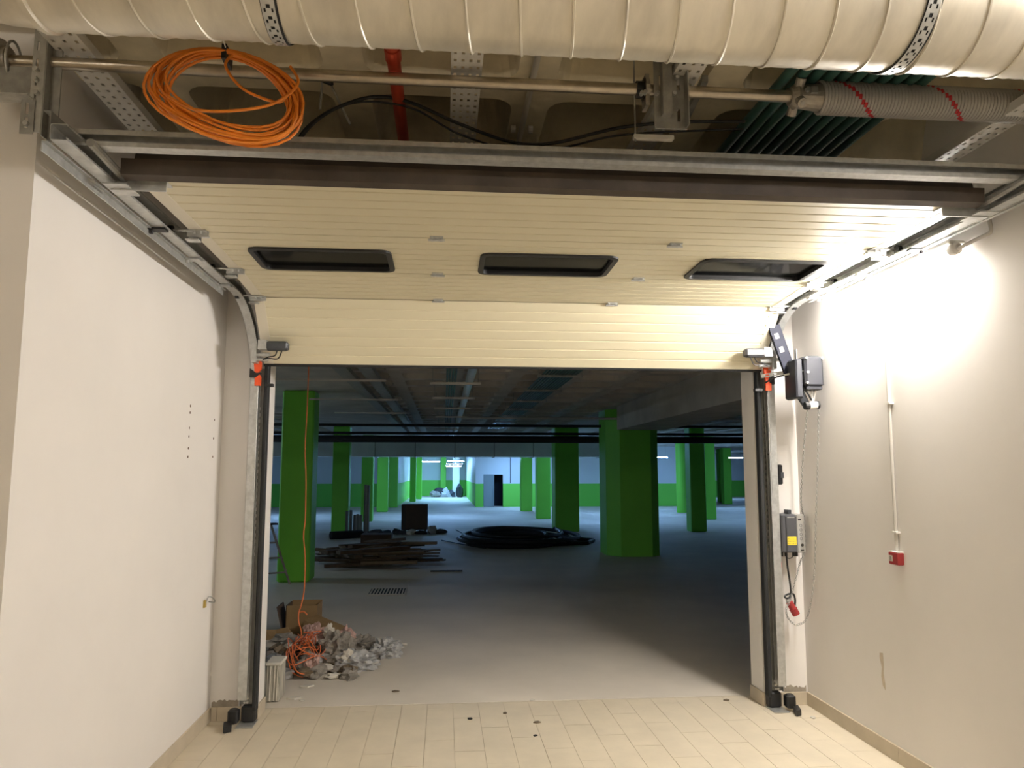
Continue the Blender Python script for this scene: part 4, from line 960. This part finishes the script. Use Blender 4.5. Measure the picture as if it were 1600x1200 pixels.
# step ladder
ld = thing('ladder', 'paint-spattered step ladder leaning at the left green column', 'ladder', (-2.3, 11.2, 0))
a0, a1 = Vector((-2.20, 11.42, 0)), Vector((-2.46, 11.25, .86)); b0, b1 = Vector((-2.56, 10.9, 0)), Vector((-2.50, 11.2, .86))
MB().tube([a0, a1], .017, 8).build('rail', 'scrap_grey', ld); MB().tube([a0 + Vector((-.33, -.15, 0)), a1 + Vector((-.2, -.1, 0))], .017, 8).build('rail', 'scrap_grey', ld)
MB().tube([b0, b1], .015, 8).build('rear_leg', 'black_soft', ld)
for t in (.2, .45, .7): MB().tube([a0 + (a1 - a0) * t, a0 + Vector((-.33, -.15, 0)) + (a1 + Vector((.13, .05, 0)) - a0) * t], .012, 8).build('rung', 'scrap_grey', ld)
MB().obox((-2.5, 11.2, .87), (.12, .06, 0), (-.03, .06, 0), (0, 0, .012)).build('top_tray', 'black_soft', ld)

# ---- rubbish heap by the left jamb
bk = thing('plaster_canister', 'white plaster-streaked canister standing at the left jamb', 'canister', (-1.21, 5.75, 0))
MB().bbox(-1.235, -1.138, 5.66, 5.86, .0, .255, .008).build('body', 'bucket_white', bk)
MB().bbox(-1.241, -1.131, 5.655, 5.865, .245, .268, .006).build('lid', 'paper', bk)
for x in (-1.208, -1.178, -1.158): MB().cyl((x, 5.658, .01), (x + .004, 5.658, .245), .004, 6).build('drip', 'paper', bk)
c = thing('cardboard_box', 'open brown cardboard box standing behind the rubbish heap', 'box', (-1.35, 7.75, 0))
mb = MB(); mb.box(-1.49, -1.20, 7.62, 7.63, 0, .33); mb.box(-1.49, -1.20, 7.90, 7.91, 0, .34); mb.box(-1.21, -1.20, 7.63, 7.9, 0, .33); mb.box(-1.49, -1.20, 7.62, 7.91, 0, .01); mb.build('body', 'cardboard', c)
MB().box(-1.50, -1.49, 7.63, 7.90, 0, .33).build('side', 'cardboard_dark', c)
MB().obox((-1.55, 7.76, .19), (.006, 0, .0), (0, .14, 0), (-.03, 0, .13)).build('flap', 'cardboard_dark', c)
o = MB().box(-.16, .16, -.13, .13, 0, .20).build('cardboard_box', 'cardboard', base=(0, 0, 0)); o.location = (-1.14, 7.42, .01); o.rotation_euler = (0, R(18), R(-18)); tag(o, 'small brown cardboard box tipped against the open one', 'box')
o = blob('crumpled_cardboard', (-1.50, 7.2, .05), (.16, .10, .10), 'cardboard', 2, .5, 2); tag(o, 'crumpled brown cardboard left of the open box', 'cardboard')
hp = random.Random(21)
spec = [('scrap_grey', 'grey crumpled scrap in the rubbish heap by the left jamb', 26), ('scrap_brown', 'brown dirty lump in the rubbish heap by the left jamb', 16), ('foil', 'crinkled silvery plastic in the rubbish heap by the left jamb', 10), ('paper', 'white paper scrap in the rubbish heap by the left jamb', 8)]
sd = 40
for m_, lab, cnt in spec:
    for k in range(cnt):
        sd += 1
        t = hp.random(); x = -1.42 + t * .72; y = 6.25 + hp.random() * (1.0 - .35 * t); z = max(0, .13 * (1 - t * 1.05) * (1 - abs(y - 6.8) / .9) * hp.random() * 1.6)
        s_ = hp.uniform(.04, .085)
        if m_ == 'paper': sz = (s_ * .9, s_ * .6, s_ * .35)
        else: sz = (s_ * hp.uniform(.9, 1.5), s_, s_ * hp.uniform(.5, .9))
        o = blob('rubbish', (x, y, z), sz, m_, sd, .7, 2, 2.6); o.rotation_euler = (0, 0, hp.uniform(0, 6.28)); tag(o, lab, 'rubbish', lab.split(' in the')[0] + 's')
for nm, c_, sz, m_, lab in (
    ('plastic_bag', (-.70, 6.55, 0), (.17, .12, .085), 'foil', 'largest grey plastic bag at the front of the rubbish heap'),
    ('plastic_bag', (-.50, 6.95, 0), (.13, .12, .095), 'foil', 'crinkled clear bag at the right end of the rubbish heap'),
    ('plastic_bag', (-.72, 7.1, 0), (.16, .12, .08), 'scrap_grey', 'grey bag between the heap and the clear bag'),
    ('plastic_bag', (-.88, 6.75, .02), (.14, .12, .14), 'scrap_grey', 'grey sack in the middle of the rubbish heap'),
    ('pink_sheet', (-.84, 6.95, .13), (.07, .05, .075), 'scrap_pink', 'crumpled pinkish sheet on top of the heap, right'),
    ('pink_sheet', (-1.13, 7.0, .12), (.09, .08, .10), 'scrap_pink', 'crumpled pinkish sheet under the orange wires'),
    ('pink_sheet', (-1.03, 6.35, .0), (.06, .06, .10), 'scrap_pink', 'pinkish crumpled lump at the front of the wires'),
    ('paper_card', (-.76, 6.48, .06), (.05, .02, .06), 'paper', 'pale paper card leaning on the largest bag'),
    ('paper_scrap', (-.98, 6.9, .16), (.04, .03, .075), 'paper', 'upright white paper scrap in the heap')):
    sd += 1; o = blob(nm, c_, sz, m_, sd, .55, 4, 2.8); tag(o, lab, nm.split('_')[1])
o = MB().box(-.54, -.33, 7.36, 7.385, 0, .018).build('white_stick', 'paper'); tag(o, 'white stick lying beyond the clear bag', 'stick')
o = MB().cyl((-1.55, 6.95, .12), (-1.12, 6.9, .13), .035, 12).build('grey_pipe_offcut', 'pvc_grey'); tag(o, 'grey pipe offcut lying across the rubbish heap', 'pipe')
for k, (x, y) in enumerate(((-1.10, 5.72), (-1.06, 6.02))):
    o = MB().prism([(x, y), (x + .06, y - .02), (x + .10, y + .03), (x + .03, y + .05)], lambda a, b, d: (a, b, d), 0, .01).build('tile_shard', 'paper'); tag(o, ['pale shard lying beside the canister', 'pale shard lying between canister and wires'][k], 'shard')
# orange cord from the ceiling and its tangle
oc2 = thing('orange_cord', 'orange cord hanging from the garage ceiling into a tangle', 'cord', (-1.15, 6.7, 0))
MB().tube(spline([(-1.225, 6.9, GC + .02), (-1.228, 6.9, 2.2), (-1.235, 6.9, 1.82), (-1.22, 6.9, 1.55), (-1.215, 6.9, 1.2), (-1.225, 6.9, 1.05), (-1.205, 6.9, .85), (-1.205, 6.9, .6), (-1.225, 6.9, .46), (-1.245, 6.9, .39), (-1.24, 6.88, .32), (-1.21, 6.85, .24), (-1.2, 6.8, .15)], 8), .0055, 7).build('cord', 'orange_cord', oc2, smooth=True)
MB().tube(spline([(-1.235, 6.9, .395), (-1.20, 6.89, .40), (-1.17, 6.88, .375)], 5), .006, 6).build('cord_end', 'orange_cord', oc2)
rt = random.Random(8)
for k in range(17):
    p = [(-1.2 + rt.uniform(-.06, .06), 6.75 + rt.uniform(-.08, .08), .16 + rt.uniform(-.04, .10))]
    an = rt.uniform(0, 6.28); rr_ = rt.uniform(.12, .34)
    for q in range(4):
        an += rt.uniform(.5, 1.4); f = rr_ * (.7 + .3 * q / 3)
        p.append((-1.13 + f * math.cos(an) * .62, 6.55 + f * math.sin(an) * 1.35, max(.012, .20 - .06 * q + rt.uniform(-.05, .08))))
    MB().tube(spline(p, 6), .0042, 5).build('wire_strand', 'orange_cord', oc2, smooth=True)
# far rubbish at the end of the aisle
for k, (x, y, sx, sz, m_) in enumerate(((-.55, 49.8, .35, .25, 'scrap_grey'), (-.25, 50.0, .45, .40, 'black_soft'), (.15, 49.9, .4, .35, 'foil'), (.45, 50.0, .3, .30, 'charcoal'))):
    o = blob('far_rubbish', (x, y, 0), (sx, .3, sz), m_, 80 + k, .6, 2); tag(o, 'lump in the distant rubbish pile at the end of the aisle', 'rubbish', 'distant rubbish pile')
o = blob('far_sack', (1.0, 49.4, 0), (.24, .3, .55), 'black_soft', 90, .4, 2); tag(o, 'black sack standing at the end of the aisle', 'sack')
